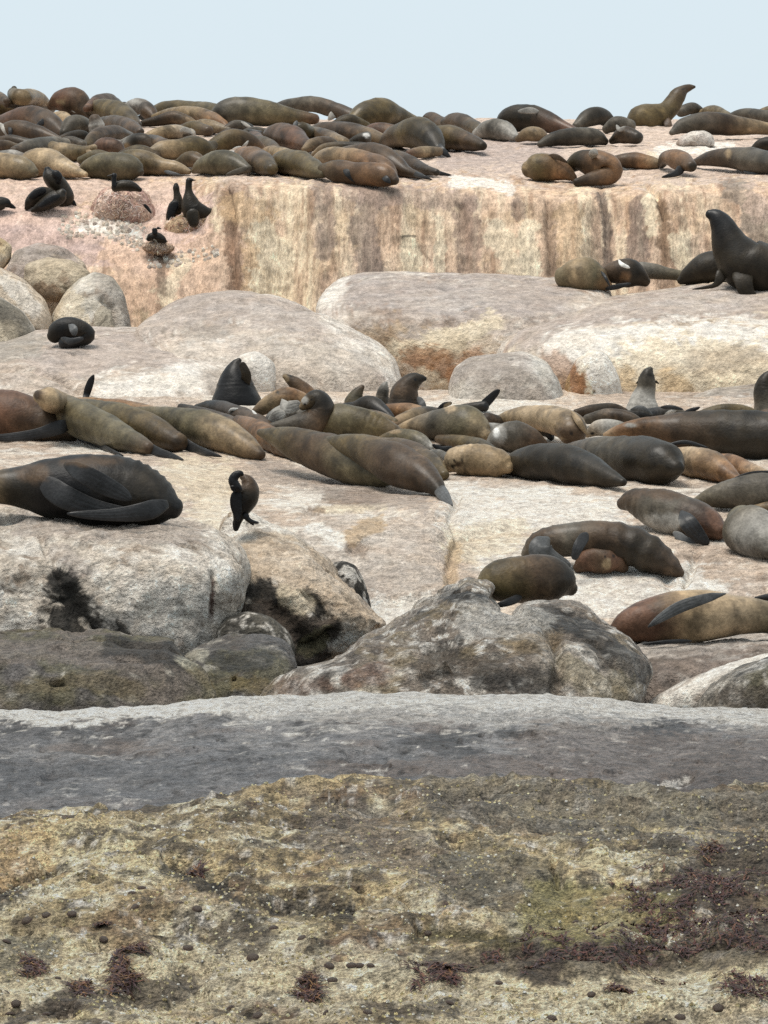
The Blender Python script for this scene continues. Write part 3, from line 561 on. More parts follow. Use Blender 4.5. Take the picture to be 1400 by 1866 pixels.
boulder('dark blackish rock with an ochre edge, right end of the banded rock', [(318, 1330), (328, 1225), (350, 1190), (395, 1174), (440, 1164), (492, 1166), (526, 1180), (536, 1212), (516, 1250), (490, 1330)], 27.5, MAT_GREY, (0.15, 0.135, 0.12), DGREY, amp=0.05, seed=111, T=0.3, n=110, m=64, rough=2.2, crev=0.03, csc=1.5, prof=[(1330, -0.3), (1230, 0.0), (1160, 0.5)],
    stains_and_shade=[((0.62, 0.58, 0.46), 0.6, [(345, 1196), (370, 1190)], 9), ((0.24, 0.19, 0.09), 0.7, [(340, 1215), (380, 1250)], 10), (BLACK, 0.7, [(400, 1205), (480, 1205)], 16), ((0.20, 0.15, 0.06), 0.6, [(430, 1245), (480, 1250)], 13)])
boulder('big grey boulder in the centre with rust and lichen, knob on top', [(440, 1330), (462, 1272), (520, 1226), (600, 1194), (660, 1162), (735, 1120), (780, 1094), (835, 1072), (862, 1058), (892, 1060), (908, 1076), (918, 1110), (950, 1102), (1000, 1112), (1050, 1108), (1092, 1140), (1130, 1152), (1160, 1190), (1182, 1212), (1183, 1245), (1168, 1290), (1120, 1350)], 27.7, MAT_GREY, (0.27, 0.225, 0.185), [((0.50, 0.44, 0.37), (1.6, 1.6, 2.5), -0.05, 0.35, 0.7), ((0.10, 0.085, 0.075), (3, 3, 4), 0.12, 0.42, 0.7), (WHITE, (7, 7, 8), 0.14, 0.38, 0.75), (BLACK, (5, 5, 6), 0.22, 0.42, 0.7), ((0.30, 0.23, 0.12), (2.5, 2.5, 3), 0.15, 0.4, 0.5), (WHITE, (15, 15, 15), 0.24, 0.4, 0.85)], n=260, m=120,
    prof=[(1350, -0.45), (1230, -0.15), (1140, 0.35), (1060, 0.9)], T=0.75, box=0.62, amp=0.075, seed=103, rough=2.2, crev=0.04, csc=1.2,
    stains_and_shade=[((0.19, 0.09, 0.06), 0.5, [(640, 1240), (690, 1225)], 20), ((0.17, 0.09, 0.06), 0.45, [(520, 1250), (600, 1250)], 13), (BLACK, 0.8, [(1000, 1120), (1060, 1150), (1120, 1190), (1165, 1220)], 22), (BLACK, 0.75, [(820, 1085), (880, 1090)], 13), ((0.30, 0.26, 0.17), 0.55, [(1030, 1210), (1080, 1240), (1120, 1250)], 26), (BLACK, 0.75, [(880, 1240), (1000, 1240)], 24), ((0.10, 0.08, 0.06), 0.7, [(780, 1215), (900, 1210)], 22), ((0.62, 0.60, 0.56), 0.6, [(860, 1130), (960, 1140)], 34), ((0.27, 0.20, 0.12), 0.6, [(940, 1180), (1010, 1170)], 18)],
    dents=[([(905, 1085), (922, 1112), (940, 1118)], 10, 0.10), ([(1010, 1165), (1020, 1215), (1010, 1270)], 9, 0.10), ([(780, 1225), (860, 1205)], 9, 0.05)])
boulder('brown pitted slab under the tan seal at right', [(1080, 1330), (1085, 1215), (1110, 1183), (1180, 1172), (1260, 1176), (1320, 1166), (1400, 1150), (1520, 1118), (1650, 1110), (1700, 1330)], 29.0, MAT_MID, (0.30, 0.25, 0.215), [((0.45, 0.39, 0.34), (2, 2, 3), -0.05, 0.35, 0.7), (DARKB, (4, 4, 5), 0.12, 0.45, 0.6), (WHITE, (10, 10, 11), 0.22, 0.5, 0.6)], n=170, m=90,
    prof=[(1330, -0.4), (1230, -0.2), (1185, 0.2), (1150, 0.7), (1100, 0.9)], T=0.65, box=0.6, amp=0.05, seed=105, rough=2.4, crev=0.03, csc=1.6,
    stains_and_shade=[((0.60, 0.55, 0.50), 0.7, [(1120, 1180), (1260, 1185), (1400, 1160)], 13), ((0.22, 0.175, 0.15), 0.5, [(1200, 1225), (1330, 1200)], 22)])
boulder('lichen speckled round boulder at the lower right edge', [(1270, 1330), (1282, 1275), (1310, 1248), (1355, 1222), (1400, 1205), (1500, 1185), (1600, 1210), (1620, 1340)], 26.7, MAT_GREY, (0.26, 0.23, 0.19), LICH, amp=0.05, seed=107, T=0.45, n=110, m=64, rough=1.6, stains_and_shade=[(DARKB, 0.6, [(1320, 1270), (1400, 1265)], 22)])
boulder('whitened wedge of rock rising to the right edge behind the speckled boulder', [(1150, 1330), (1172, 1284), (1215, 1262), (1260, 1242), (1310, 1222), (1400, 1194), (1520, 1160), (1600, 1180), (1600, 1340)], 27.4, MAT_MID, (0.80, 0.76, 0.70), PALE, amp=0.035, seed=109, T=0.4, n=110, m=60, rough=2.0)
# ------------------------------------------------------------------ seals and birds
PIG = dict(ol=(0.085, 0.060, 0.026), tan=(0.22, 0.155, 0.088), br=(0.060, 0.037, 0.021), rd=(0.098, 0.050, 0.030), orr=(0.165, 0.088, 0.042),
           dk=(0.020, 0.0145, 0.0085), bk=(0.007, 0.0065, 0.007), gy=(0.080, 0.067, 0.050), pg=(0.29, 0.27, 0.24), og=(0.094, 0.076, 0.043), wh=(0.62, 0.60, 0.56),
           fl=(0.020, 0.0195, 0.020), fg=(0.075, 0.075, 0.074), lt=(0.32, 0.235, 0.145), rs=(0.10, 0.045, 0.035))

def parse(s):
    return [tuple(float(x) for x in q.split(',')) for q in s.split(';')]

def catmull(X, n):
    X = np.asarray(X, float)
    if len(X) < 3:
        t = np.linspace(0, 1, n)[:, None]
        return X[0] * (1 - t) + X[-1] * t
    seg = np.maximum(np.linalg.norm(np.diff(X[:, :3], axis=0), axis=1), 1e-6) ** 0.5
    T = np.concatenate([[0], np.cumsum(seg)])
    m = np.zeros_like(X)
    m[1:-1] = (X[2:] - X[:-2]) / (T[2:] - T[:-2])[:, None]
    m[0] = (X[1] - X[0]) / seg[0]; m[-1] = (X[-1] - X[-2]) / seg[-1]
    q = np.linspace(0, T[-1], n)
    k = np.clip(np.searchsorted(T, q, side='right') - 1, 0, len(X) - 2)
    h = seg[k][:, None]; t = ((q - T[k]) / seg[k])[:, None]
    return ((2*t**3 - 3*t**2 + 1) * X[k] + (t**3 - 2*t**2 + t) * h * m[k] + (-2*t**3 + 3*t**2) * X[k+1] + (t**3 - t**2) * h * m[k+1])

def ring_mesh(C, A, B, caps, base):
    # C centres (n,3); A, B ring axes (n,3); caps: pole points
    n = len(C); m = A[1]
    return None

def body_tube(X, nr, nc, deep=1.06):
    # X: (k,4) world centre and radius along the animal
    S = catmull(X, nr)
    S[:, 3] = np.maximum(S[:, 3], 0.008)
    # rounded ends
    def cap(p, t, r):
        return [np.r_[p + t * r * f, r * g] for f, g in ((0.30, 0.90), (0.52, 0.72), (0.68, 0.45), (0.74, 0.2))]
    t0 = S[0, :3] - S[1, :3]; t0 /= np.linalg.norm(t0) + 1e-9
    t1 = S[-1, :3] - S[-2, :3]; t1 /= np.linalg.norm(t1) + 1e-9
    S = np.array(cap(S[0, :3], t0, S[0, 3])[::-1] + list(S) + cap(S[-1, :3], t1, S[-1, 3]))
    C = S[:, :3]; n = len(C)
    Tn = np.gradient(C, axis=0); Tn /= np.linalg.norm(Tn, axis=1, keepdims=True) + 1e-9
    A = np.zeros((n, 3)); up = np.array([0, 0, 1.0])
    a = up - (up @ Tn[0]) * Tn[0]
    if np.linalg.norm(a) < 0.2:
        a = np.array([1.0, 0, 0]) - Tn[0, 0] * Tn[0]
    a /= np.linalg.norm(a)
    for i in range(n):
        a = a - (a @ Tn[i]) * Tn[i]; a /= np.linalg.norm(a) + 1e-9; A[i] = a
    B = np.cross(Tn, A)
    ph = np.linspace(0, 2 * np.pi, nc, endpoint=False)
    P = C[:, None] + S[:, 3, None, None] * (np.cos(ph)[None, :, None] * A[:, None] + deep * np.sin(ph)[None, :, None] * B[:, None])
    i, j = np.meshgrid(np.arange(n - 1), np.arange(nc), indexing='ij')
    q = np.stack([i * nc + j, i * nc + (j + 1) % nc, (i + 1) * nc + (j + 1) % nc, (i + 1) * nc + j], -1).reshape(-1, 4)
    P = P.reshape(-1, 3)
    P = np.concatenate([P, [C[0] + 0.0 * t0], [C[-1]]])
    j = np.arange(nc)
    tr = np.concatenate([np.stack([np.full(nc, n * nc), (j + 1) % nc, j], 1), np.stack([np.full(nc, n * nc + 1), (n - 1) * nc + j, (n - 1) * nc + (j + 1) % nc], 1)])
    tt = np.concatenate([np.repeat(np.linspace(0, 1, n), nc), [0, 1]])
    return P, q, tr, tt, S

def blade(X, nr, nc, thick, digits=0):
    # flattened limb; X (k,4): centre and half width; lies facing the viewer
    S = catmull(X, nr)
    C = S[:, :3]; w = np.maximum(S[:, 3], 0.006)
    e = np.linspace(0, 1, nr); w = w * np.sqrt(np.clip(1 - np.maximum(0, (e - 0.9) / 0.1) ** 2 * 0.75, 0.05, 1)) * np.sqrt(np.clip((e + 0.03) / 0.2, 0, 1))
    Tn = np.gradient(C, axis=0); Tn /= np.linalg.norm(Tn, axis=1, keepdims=True) + 1e-9
    Yv = np.array([0, 1.0, 0.0])
    L = np.cross(Tn, Yv); ln = np.linalg.norm(L, axis=1, keepdims=True)
    L = np.where(ln > 0.15, L / np.maximum(ln, 1e-6), np.array([0, 0, 1.0]))
    D = np.cross(L, Tn); D /= np.linalg.norm(D, axis=1, keepdims=True) + 1e-9
    th = np.maximum(w * thick, 0.009)
    ph = np.linspace(0, 2 * np.pi, nc, endpoint=False)
    rid = 1 + (0.14 * np.cos(np.cos(ph)[None] * digits * np.pi) * sstep(e, 0.2, 0.6)[:, None] if digits else 0)
    P = C[:, None] + (w[:, None] * np.cos(ph))[..., None] * L[:, None] + (th[:, None] * np.sin(ph) * rid)[..., None] * D[:, None]
    n = nr
    i, j = np.meshgrid(np.arange(n - 1), np.arange(nc), indexing='ij')
    q = np.stack([i * nc + j, i * nc + (j + 1) % nc, (i + 1) * nc + (j + 1) % nc, (i + 1) * nc + j], -1).reshape(-1, 4)
    P = np.concatenate([P.reshape(-1, 3), [C[0]], [C[-1]]])
    j = np.arange(nc)
    tr = np.concatenate([np.stack([np.full(nc, n * nc), (j + 1) % nc, j], 1), np.stack([np.full(nc, n * nc + 1), (n - 1) * nc + j, (n - 1) * nc + (j + 1) % nc], 1)])
    return P, q, tr, S

def animal(label, col, spine, limbs=(), marks=(), d=None, group='', name='seal', category='seal', lift=0.0, k=1.0, wr=None, mat=None, seed=[1000], maxlen=1.9, eyes=(), lump=0.05, thick=0.22, sink=0.0, plump=1.0, ears=(), folds=True):
    seed[0] += 1; sd = seed[0]
    pts = parse(spine)
    u = np.array([p[0] for p in pts]); v = np.array([p[1] for p in pts]); r = np.array([p[2] for p in pts]) * plump
    free = np.array([len(p) > 3 for p in pts]); dd = np.array([p[3] if len(p) > 3 else 0.0 for p in pts])
    g = ~free
    if d is None:
        db = np.array([depth_at(np.clip(a, -590, 2000), b + 0.9 * c) for a, b, c in zip(u, v, r)])
        dg = db[g]; med = np.median(dg)
        dg = np.clip(dg, med - 1.6, med + 1.6)
        ug, vg = u[g], v[g]
        if g.sum() > 2:
            s = np.concatenate([[0], np.cumsum(np.hypot(np.diff(ug), np.diff(vg)))])
            wgt = r[g] / r[g].max()
            A = np.polyfit(s, dg, 1, w=wgt)
            line = np.polyval(A, s)
            flat = s[-1] * np.mean(dg) / F
            span = abs(line[-1] - line[0]); lim = math.sqrt(max(maxlen ** 2 - min(flat, maxlen) ** 2, 0.01)) * 0.9
            mid = float(np.average(dg, weights=wgt))
            sc = min(1.0, lim / max(span, 1e-6)) * k
            line = mid + (line - np.average(line, weights=wgt)) * sc
        else:
            line = np.full(g.sum(), dg.mean())
        base = float(np.mean(line))
        D = np.empty(len(u)); D[g] = line
        D[free] = base + dd[free]
        tq = np.linspace(0, 1, 24); tp = np.linspace(0, 1, len(u))
        uq, vq, rq, Dq = (np.interp(tq, tp, z) for z in (u, v, r, D))
        fq = np.interp(tq, tp, free.astype(float))
        worst = 0.0
        for uu, vv, rr, Dd, ff in zip(uq, vq, rq, Dq, fq):
            if rr < 0.3 * r.max() or ff > 0.5: continue
            for al in (-0.5, 0.0, 0.4, 0.7, 0.82):
                worst = max(worst, Dd - rr * Dd / F * math.sqrt(1 - al * al) - depth_at(np.clip(uu, -590, 2000), vv + al * rr))
        D = D - min(worst, 0.6)
        D = D + sink
    else:
        base = d; D = base + dd
    X = np.c_[world_of(u, v, D), r * D / F]
    near = base < 41.2
    nr, nc = (56, 36) if near else (34, 22)
    P, q, tr, tt, S = body_tube(X, nr, nc)
    # soft unevenness of fat and muscle, wrinkles where the neck or flank folds
    nn = normals_of(P, q)
    rad = np.interp(tt, np.linspace(0, 1, len(S)), S[:, 3])
    h = lump * rad * fbm(P, 5.0, 3, 0.5, sd) * 2.0
    rs = np.random.default_rng(sd)
    if category == 'seal' and folds:
        for _ in range(3):
            c0 = rs.uniform(0.15, 0.85); wd = rs.uniform(0.06, 0.14)
            h = h + rad * rs.uniform(-0.05, 0.06) * np.exp(-((tt - c0) / wd) ** 2)
        fw = rs.uniform(0.2, 0.65)
        wr = list(wr or []) + [(fw, fw + 0.16, rs.integers(16, 26), 0.012), (0.06, 0.22, 22, 0.010), (0.78, 0.95, 22, 0.010)]
    if wr:
        for (a, b, nw, am) in wr:
            win = sstep(tt, a, a + 0.05) * (1 - sstep(tt, b - 0.05, b))
            h = h + am * win * rad * np.sin(2 * np.pi * nw * tt + 2.2 * fbm(P, 7.0, 2, 0.5, sd + 3))
    P = P + nn * h[:, None]
    # pigment along the animal
    cs = col.split('>'); cc = np.array([PIG[c] for c in cs], float)
    tk = np.linspace(0, 1, len(cc))
    ta = tt + 0.10 * fbm(P, 4.0, 3, 0.5, sd + 1)
    C = np.stack([np.interp(ta, tk, cc[:, a]) for a in range(3)], 1)
    mot = fbm(P, 3.2, 4, 0.6, sd + 2)[:, None]
    C = C * (1 + 0.5 * mot)
    # damp, matted patches and scuffs in the coat
    wet = sstep(fbm(P, 7.5, 4, 0.62, sd + 21), 0.12, 0.45)[:, None]
    C = C * (1 - 0.45 * wet)
    pale = sstep(fbm(P * np.array([1, 1, 1.6]), 10.0, 3, 0.6, sd + 22), 0.3, 0.6)[:, None]
    C = C * (1 + 0.5 * pale)
    V_, Q_, T_, C_ = [P], [q], [tr], [C]; off = len(P)
    us = np.interp(np.linspace(0, 1, 60), np.linspace(0, 1, len(u)), u); vs = np.interp(np.linspace(0, 1, 60), np.linspace(0, 1, len(v)), v); Ds = np.interp(np.linspace(0, 1, 60), np.linspace(0, 1, len(u)), D)
    for lb in limbs:
        dep, lc, lp = lb[0], lb[1], parse(lb[2])
        th = lb[3] if len(lb) > 3 else thick
        lu = np.array([p[0] for p in lp]); lv = np.array([p[1] for p in lp]); lw = np.array([p[2] for p in lp])
        ldd = np.array([p[3] if len(p) > 3 else 0.0 for p in lp])
        i0 = np.argmin(np.hypot(us - lu[0], vs - lv[0]))
        LD = np.full(len(lu), Ds[i0]) + dep + ldd
        if dep < -0.05 and category == 'seal':
            LD[0] += min(0.12, -dep * 0.5)      # the root grows out of the flank
        if dep > -0.06 and d is None:
            LD = np.minimum(LD, [depth_at(np.clip(a_, -590, 2000), b_ + 0.6 * c_) - 0.02 for a_, b_, c_ in zip(lu, lv, lw)])
        LX = np.c_[world_of(lu, lv, LD), lw * LD / F]
        bp, bq, bt, bS = blade(LX, 22 if near else 10, 36 if near else 12, th, 4 if near and category == 'seal' else 0)
        bc = np.tile(np.array(PIG[lc]), (len(bp), 1)) * (1 + 0.3 * fbm(bp, 14.0, 2, 0.5, sd + 5)[:, None])
        V_.append(bp); Q_.append(bq + off); T_.append(bt + off); C_.append(bc); off += len(bp)
    for (hu, hv, hr, du, dv) in ears:
        dz = np.interp(0.5, [0, 1], [Ds[np.argmin(np.hypot(us - hu, vs - hv))]] * 2)
        for s_ in (-1, 1):
            ez = dz - 0.55 * (s_ > 0) * hr * dz / F * 2.2 + 0.02
            EX = np.c_[world_of(np.array([hu, hu + 0.5 * du, hu + du]), np.array([hv, hv + 0.5 * dv, hv + dv]), np.full(3, ez)), np.array([1.0, 0.8, 0.3]) * hr * ez / F]
            bp, bq, bt, bS = blade(EX, 8, 8, 0.6)
            V_.append(bp); Q_.append(bq + off); T_.append(bt + off); C_.append(np.tile(np.array(PIG['dk']), (len(bp), 1))); off += len(bp)
    P = np.concatenate(V_); q = np.concatenate(Q_); tr = np.concatenate(T_); C = np.concatenate(C_)
    U, V, DD = pixel_of(P)
    for (mu, mv, ru, rv, mc) in marks:
        nz = fbm(P, 12.0, 3, 0.6, sd + 8)
        m = sstep(-(np.hypot((U - mu) / ru, (V - mv) / rv) + 0.5 * nz), -1.25, -0.7)[:, None]
        C = C * (1 - m) + np.array(PIG[mc]) * m
    for (eu, ev, er) in eyes:
        m = sstep(-np.hypot(U - eu, V - ev) / er, -1.2, -0.7)[:, None]
        C = C * (1 - m) + np.array((0.006, 0.005, 0.005)) * m
    org = (float(np.mean(S[:, 0])), float(np.mean(S[:, 1])), float(P[:, 2].min()))
    me = make_mesh(name, P, q, tr, C, org)
    return put(name, me, mat or MAT_FUR, org, label=label, category=category, group=group)
# ---- the colony on top of the cliff, left side
G1 = 'seals crowded on top of the cliff at left'
def a(label, col, spine, limbs=(), marks=(), **kw):
    return animal(label, col, spine, limbs, marks, group=G1, plump=1.2, **kw)
a('pale olive seal at the far left end of the cliff-top front row', 'og>tan>og', '-80,308,14;-30,302,20;15,302,20;45,308,17;62,314,8')
a('rounded pale tan seal second from left in the cliff-top front row', 'tan>tan>lt>tan', '44,303,12;60,297,20;85,297,22;110,303,17;132,311,11;156,318,4', [(-0.1, 'tan', '120,313,5;140,318,4;156,320,2')])
a('smooth grey olive seal above the seaweed nest with the sitting bird', 'tan>og>og>dk', '147,316,6;162,307,14;192,303,20;228,304,20;247,309,15;256,314,6')
a('olive seal with a tan head lying behind the one above the seaweed nest', 'ol>ol>tan>tan', '200,302,12;236,295,20;268,297,18;294,303,13;322,306,10;345,313,4', [(-0.2, 'fg', '300,312,4;320,317,3;330,319,1.5')])
a('grey green seal right behind the pair of upright cormorants', 'tan>og>og>gy', '353,312,4;368,303,12;396,297,19;425,299,17;452,308,7', [(-0.2, 'gy', '452,306,5;430,313,5;412,318,2')])
a('orange brown seal with pale snout, right of the grey green one', 'lt>orr>br>ol', '420,279,5;440,283,13;462,290,19;482,299,17;496,308,9', [(-0.25, 'pg', '422,274,3;438,270,4;452,279,2')], [(420, 279, 6, 5, 'wh')])
a('plump olive seal with blunt end left of the flippered pair', 'br>ol>ol>og', '498,300,9;518,295,17;545,298,20;572,308,15;590,317,6')
a('small tan seal peeking between the orange brown and plump olive seals', 'orr>tan>ol', '474,282,6;495,278,11;520,283,11;540,290,7')
a('front brown seal with two dark flippers at the cliff brink', 'ol>br>orr>br', '588,308,9;612,312,17;640,316,18;680,318,19;706,322,16;720,329,7', [(-0.22, 'fl', '628,302,5;636,314,9;648,332,3'), (-0.2, 'fl', '696,318,4;704,326,6;712,334,2')])
a('tan backed seal lying just behind the one with two dark flippers', 'lt>tan>orr>br', '573,296,7;596,287,14;630,287,16;664,294,17;700,305,14;718,316,6', [(-0.2, 'fg', '630,278,4;640,286,8;650,297,4')])
a('long brown seal whose dark hind flippers point right on the bare rock', 'ol>br>br>dk', '596,284,7;648,279,14;690,286,20;718,300,16;742,313,9;768,321,5', [(0, 'fl', '752,315,6;772,322,4;787,327,1.5')])
a('slender seal lowest on the right whose hind flippers reach farthest right', 'ol>br>dk', '690,284,7;720,287,12;748,298,12;772,308,8;796,314,5', [(0, 'fl', '780,309,6;804,316,4;823,319,1.5')])
a('dark hunched seal propped on its fore flippers by the bare plateau', 'dk>br>ol>dk>dk', '698,263,7;716,251,15;745,243,22;770,243,24;788,256,18;800,272,9', [(-0.25, 'fl', '796,262,6;806,274,7;822,288,2'), (-0.25, 'fg', '745,262,5;762,274,6;776,279,2'), (-0.2, 'dk', '712,262,7;735,276,6;758,284,2')])
a('dark olive seal lying at the right end beside the hunched seal', 'ol>ol>br>dk', '786,252,16;815,250,19;842,256,15;864,261,12;880,266,7')
a('reddish seal half hidden below the skyline hump', 'rd>rd>tan', '656,250,9;684,242,15;715,244,14;738,252,9')
a('reddish belly showing under the dark hunched seal', 'rd>tan>br', '745,280,6;770,277,9;800,276,7')
a('big olive seal making the tall hump on the skyline', 'ol>ol>og>tan', '640,224,9;660,212,19;692,204,23;722,210,15;748,218,9;772,226,5')
a('small brown head and neck on the skyline right of the tall hump', 'br>br>ol', '770,222,5;785,214,9;800,224,11;830,240,11;850,248,8')
a('round brown back on the skyline left of the pale mottled seal', 'br>br>ol', '808,228,9;832,222,14;858,230,13;885,242,8')
a('pale mottled seal at the right end of the left colony', 'pg>gy>pg', '868,244,7;892,236,15;918,238,16;940,250,6')
a('long olive back on the skyline left of the large dark grey seal', 'ol>ol>og', '268,209,5;300,199,12;345,200,14;395,206,15;410,208,12')
a('large dark grey seal stretched along the skyline', 'gy>gy>og>ol>rd', '384,214,7;412,205,20;450,203,22;492,207,19;535,213,13;575,217,8')
a('brown seal with grey flippers on the skyline left of the tall hump', 'br>gy>br>gy', '492,198,5;528,192,10;572,190,12;610,200,12;645,213,11;665,222,6', [(-0.12, 'pg', '612,202,5;606,210,7;598,219,2'), (-0.12, 'fg', '625,210,4;640,214,5;655,222,2')])
a('brown seal with one long dark flipper laid along its back', 'ol>br>br>tan', '555,246,7;586,240,14;628,243,18;668,248,15;705,257,8', [(-0.05, 'fl', '602,224,2.5;632,225,4;655,231,4;672,240,1.5')])
a('brown seal with a short pale flipper near the middle of the left colony', 'og>br>rd>br', '486,262,6;498,247,15;526,250,20;552,262,13;566,270,6', [(-0.28, 'pg', '522,235,3;535,243,3.5;548,253,1.5')])
a('seal with raised dark head among the crowd behind the plump olive one', 'dk>ol>br>tan', '541,226,4,0;550,236,12,0;568,247,14;598,252,13;628,260,8', [(-0.1, 'fg', '541,220,4;537,232,4;540,246,2')])
a('small tan topped seal squeezed behind the tan backed seal', 'tan>br>ol', '554,272,4;572,263,10;598,261,10;618,268,6')
a('dark brown strip of a seal behind the tan backed one', 'tan>dk>br', '570,284,4;592,271,8;638,267,8;690,274,8;705,280,4')
a('small black and white mottled seal left of the hunched dark seal', 'gy>dk>pg', '638,260,5;658,253,9;678,253,10;692,260,5', [], [(668, 246, 6, 4, 'wh')])
a('small reddish seal above the orange brown one', 'rd>br', '438,254,5;462,252,11;482,262,8')
a('brown seal behind the grey green one with an upright pale flipper', 'br>ol>br>orr', '368,280,5;398,262,13;428,253,15;458,262,13;482,276,6', [(-0.2, 'pg', '440,272,3;447,264,3;453,256,1.5')])
a('broad olive seal lying behind the tan headed one', 'gy>tan>ol>ol>dk', '276,276,7;296,273,14;325,273,16;352,270,19;374,272,15;390,264,7')
a('small dark backed seal with pale cheek, left part of the colony', 'pg>dk>br', '222,270,5;242,259,12;264,258,11;280,268,6', [], [(232, 266, 7, 5, 'tan')])
a('pale sandy seal sleeping with a dark slit eye, middle of the crowd', 'tan>tan>pg', '262,252,6;288,244,10;320,240,11;348,244,9', [(-0.15, 'pg', '326,240,3;338,236,5;352,246,2')], [(340, 246, 10, 3, 'dk')])
a('grey tan seal with a thin dark flipper, below the long orange tan seal', 'gy>tan>gy', '340,236,7;372,230,11;398,233,8;418,236,4', [(-0.12, 'fl', '378,246,3;396,239,3;413,232,1.5')])
a('long orange tan seal with its head sloping down to the right', 'ol>tan>tan>orr>orr', '282,214,6;318,206,9;358,207,11;388,217,11;406,226,8;415,232,4', [(-0.14, 'fl', '338,204,3;352,208,3.5;366,216,2')])
a('dark seal with pale belly below the long olive skyline back', 'dk>br>tan', '260,225,5;288,220,8;318,214,10;345,222,8;360,228,4')
a('brown seal asleep on the skyline with pale patch on its head', 'gy>pg>br>br', '226,208,7;242,196,13;260,195,12;274,207,11;284,218,5', [(-0.12, 'fg', '252,212,5;268,216,5;284,220,2')], [(248, 186, 10, 6, 'pg')])
a('sleek brown seal sloping right below the skyline, left part', 'br>ol>ol>br', '160,204,6;180,196,13;208,203,17;234,217,14;252,229,6')
a('rounded brown back on the skyline left of the sleek sloping seal', 'rd>br>br', '157,198,5;178,188,12;198,187,13;218,196,8')
a('round grey brown seal on the skyline with a pale edged flipper', 'br>rd>br>br', '92,194,6;112,184,17;138,187,21;156,204,12;164,216,6', [(-0.2, 'pg', '126,190,3;136,198,7;150,206,3')], [(112, 184, 10, 4, 'tan')])
a('tan seal with its nose raised at the left end of the skyline', 'dk>ol>tan>tan>br', '26,160,4,0;24,170,9,0;38,177,12;58,176,12;78,184,9;90,194,4')
a('dark grey seal with a long pale edged flipper near the left skyline', 'br>dk>dk>gy', '12,190,5;40,187,10;70,191,10;95,199,5', [(-0.1, 'pg', '78,184,3;95,194,3.5;113,202,1.5')])
a('brown seal at the left edge below the skyline', 'br>ol>orr', '-40,204,11;5,195,12;40,202,10;58,212,5')
a('olive seal cut by the left edge on the skyline', 'ol>br', '-40,188,13;-5,179,11;12,184,5')
a('large rusty brown seal near the left edge of the colony', 'br>rd>br>br', '-10,226,7;30,215,14;62,212,16;92,227,17;114,243,9', [(-0.25, 'fl', '86,216,4;78,222,6;66,229,2')])
a('grey brown seal at the left edge with a dark upright fore flipper', 'gy>br>br>gy', '0,242,11;30,237,15;66,243,14;98,252,8;112,256,4', [(-0.22, 'fl', '16,228,3;19,238,4;18,254,2'), (-0.2, 'pg', '0,224,3;8,236,5;16,250,2')])
a('light tan belly of a seal lying on its back, left crowd', 'lt>lt>tan', '90,216,7;110,214,10;128,219,7')
a('dark grey seal in the left crowd, right of the light tan belly', 'dk>gy>gy>dk', '116,244,7;134,228,15;154,230,13;168,242,7')
a('pale chested seal facing forward in the left crowd', 'gy>pg>br', '176,244,11;175,228,12,0;172,216,9,0')
a('grey brown seal behind the pale chested one', 'gy>br>br', '186,222,8;212,222,10;240,232,11;256,240,6')
a('arched brown seal with a white edged flipper, left crowd', 'ol>br>br>gy', '156,265,6;176,249,12;208,243,13;236,250,9', [(-0.2, 'pg', '206,254,3;220,258,3.5;236,248,2')])
a('reddish brown rounded seal above the second front-row seals', 'br>rd>br', '168,276,7;188,269,15;210,270,13;224,278,6')
a('small dark faced seal resting its head in the left crowd', 'br>dk>dk', '106,254,4;130,248,8;152,248,9;162,254,5')
a('curved tan seal with bent body above the second front-row seal', 'ol>tan>ol>tan', '95,264,7;108,275,14;134,279,14;156,276,9;172,268,5', [(-0.15, 'tan', '158,274,6;166,282,6;160,294,4;146,304,2')])
a('grey tan seal behind the curved tan one', 'br>gy>gy>tan', '26,276,8;56,269,13;92,265,14;120,261,8')
a('small brown seal at the left edge in the third row', 'br>br>tan', '-30,270,9;5,265,9;30,268,6')
a('small grey seal at the left edge behind the front row', 'gy>pg>br', '-15,284,6;18,282,8;46,287,6')
a('grey seal with raised flipper under the large dark grey one', 'br>gy>fg', '410,236,6;432,228,8;456,234,7', [(-0.15, 'pg', '440,222,2.5;450,228,3;462,236,1.5')])
a('dark seal with white streaks in the middle of the left colony', 'dk>gy>br', '440,246,6;462,239,7;486,243,7', [(-0.12, 'fg', '452,236,3;464,240,4;478,240,2')])
a('brown seal between the reddish one and the short flippered one', 'ol>br', '455,262,6;476,258,9;496,266,9;508,276,5')

a('brown back between the grey tan and the pale sandy seals', 'br>ol>br', '322,238,6;350,232,10;380,239,8')
a('dark back between the small dark backed and pale sandy seals', 'dk>br', '246,264,6;272,257,10;302,263,9')
a('dull brown seal squeezed below the small dark faced one', 'br>gy', '98,264,5;126,258,9;152,263,7')
a('grey olive back behind the front-row seal above the seaweed nest', 'og>ol', '146,292,6;176,286,11;206,291,9')
a('brown seal tucked behind the olive one with a tan head', 'br>ol>br', '222,284,8;252,277,12;286,285,9')
a('dull olive back just left of the grey green front-row seal', 'ol>br', '324,298,7;348,290,12;374,297,8')
a('dark brown seal below the grey seal with raised flipper', 'dk>br', '396,252,6;420,244,9;446,251,7')
a('dull brown back at the left edge in the fourth row', 'br>dk', '-20,262,7;18,256,9;52,262,8')
a('small brown back behind the second front-row seal', 'br>ol', '52,293,6;76,286,9;102,292,6')
a('small dark back on the skyline left of the one with pale patch', 'dk>br', '208,202,6;226,196,9;242,205,7')
a('dark brown back left of the tall skyline hump', 'dk>ol', '606,230,7;636,222,11;668,231,8')
a('reddish brown back behind the hunched dark seal', 'rd>br', '732,238,7;760,232,11;792,241,8')

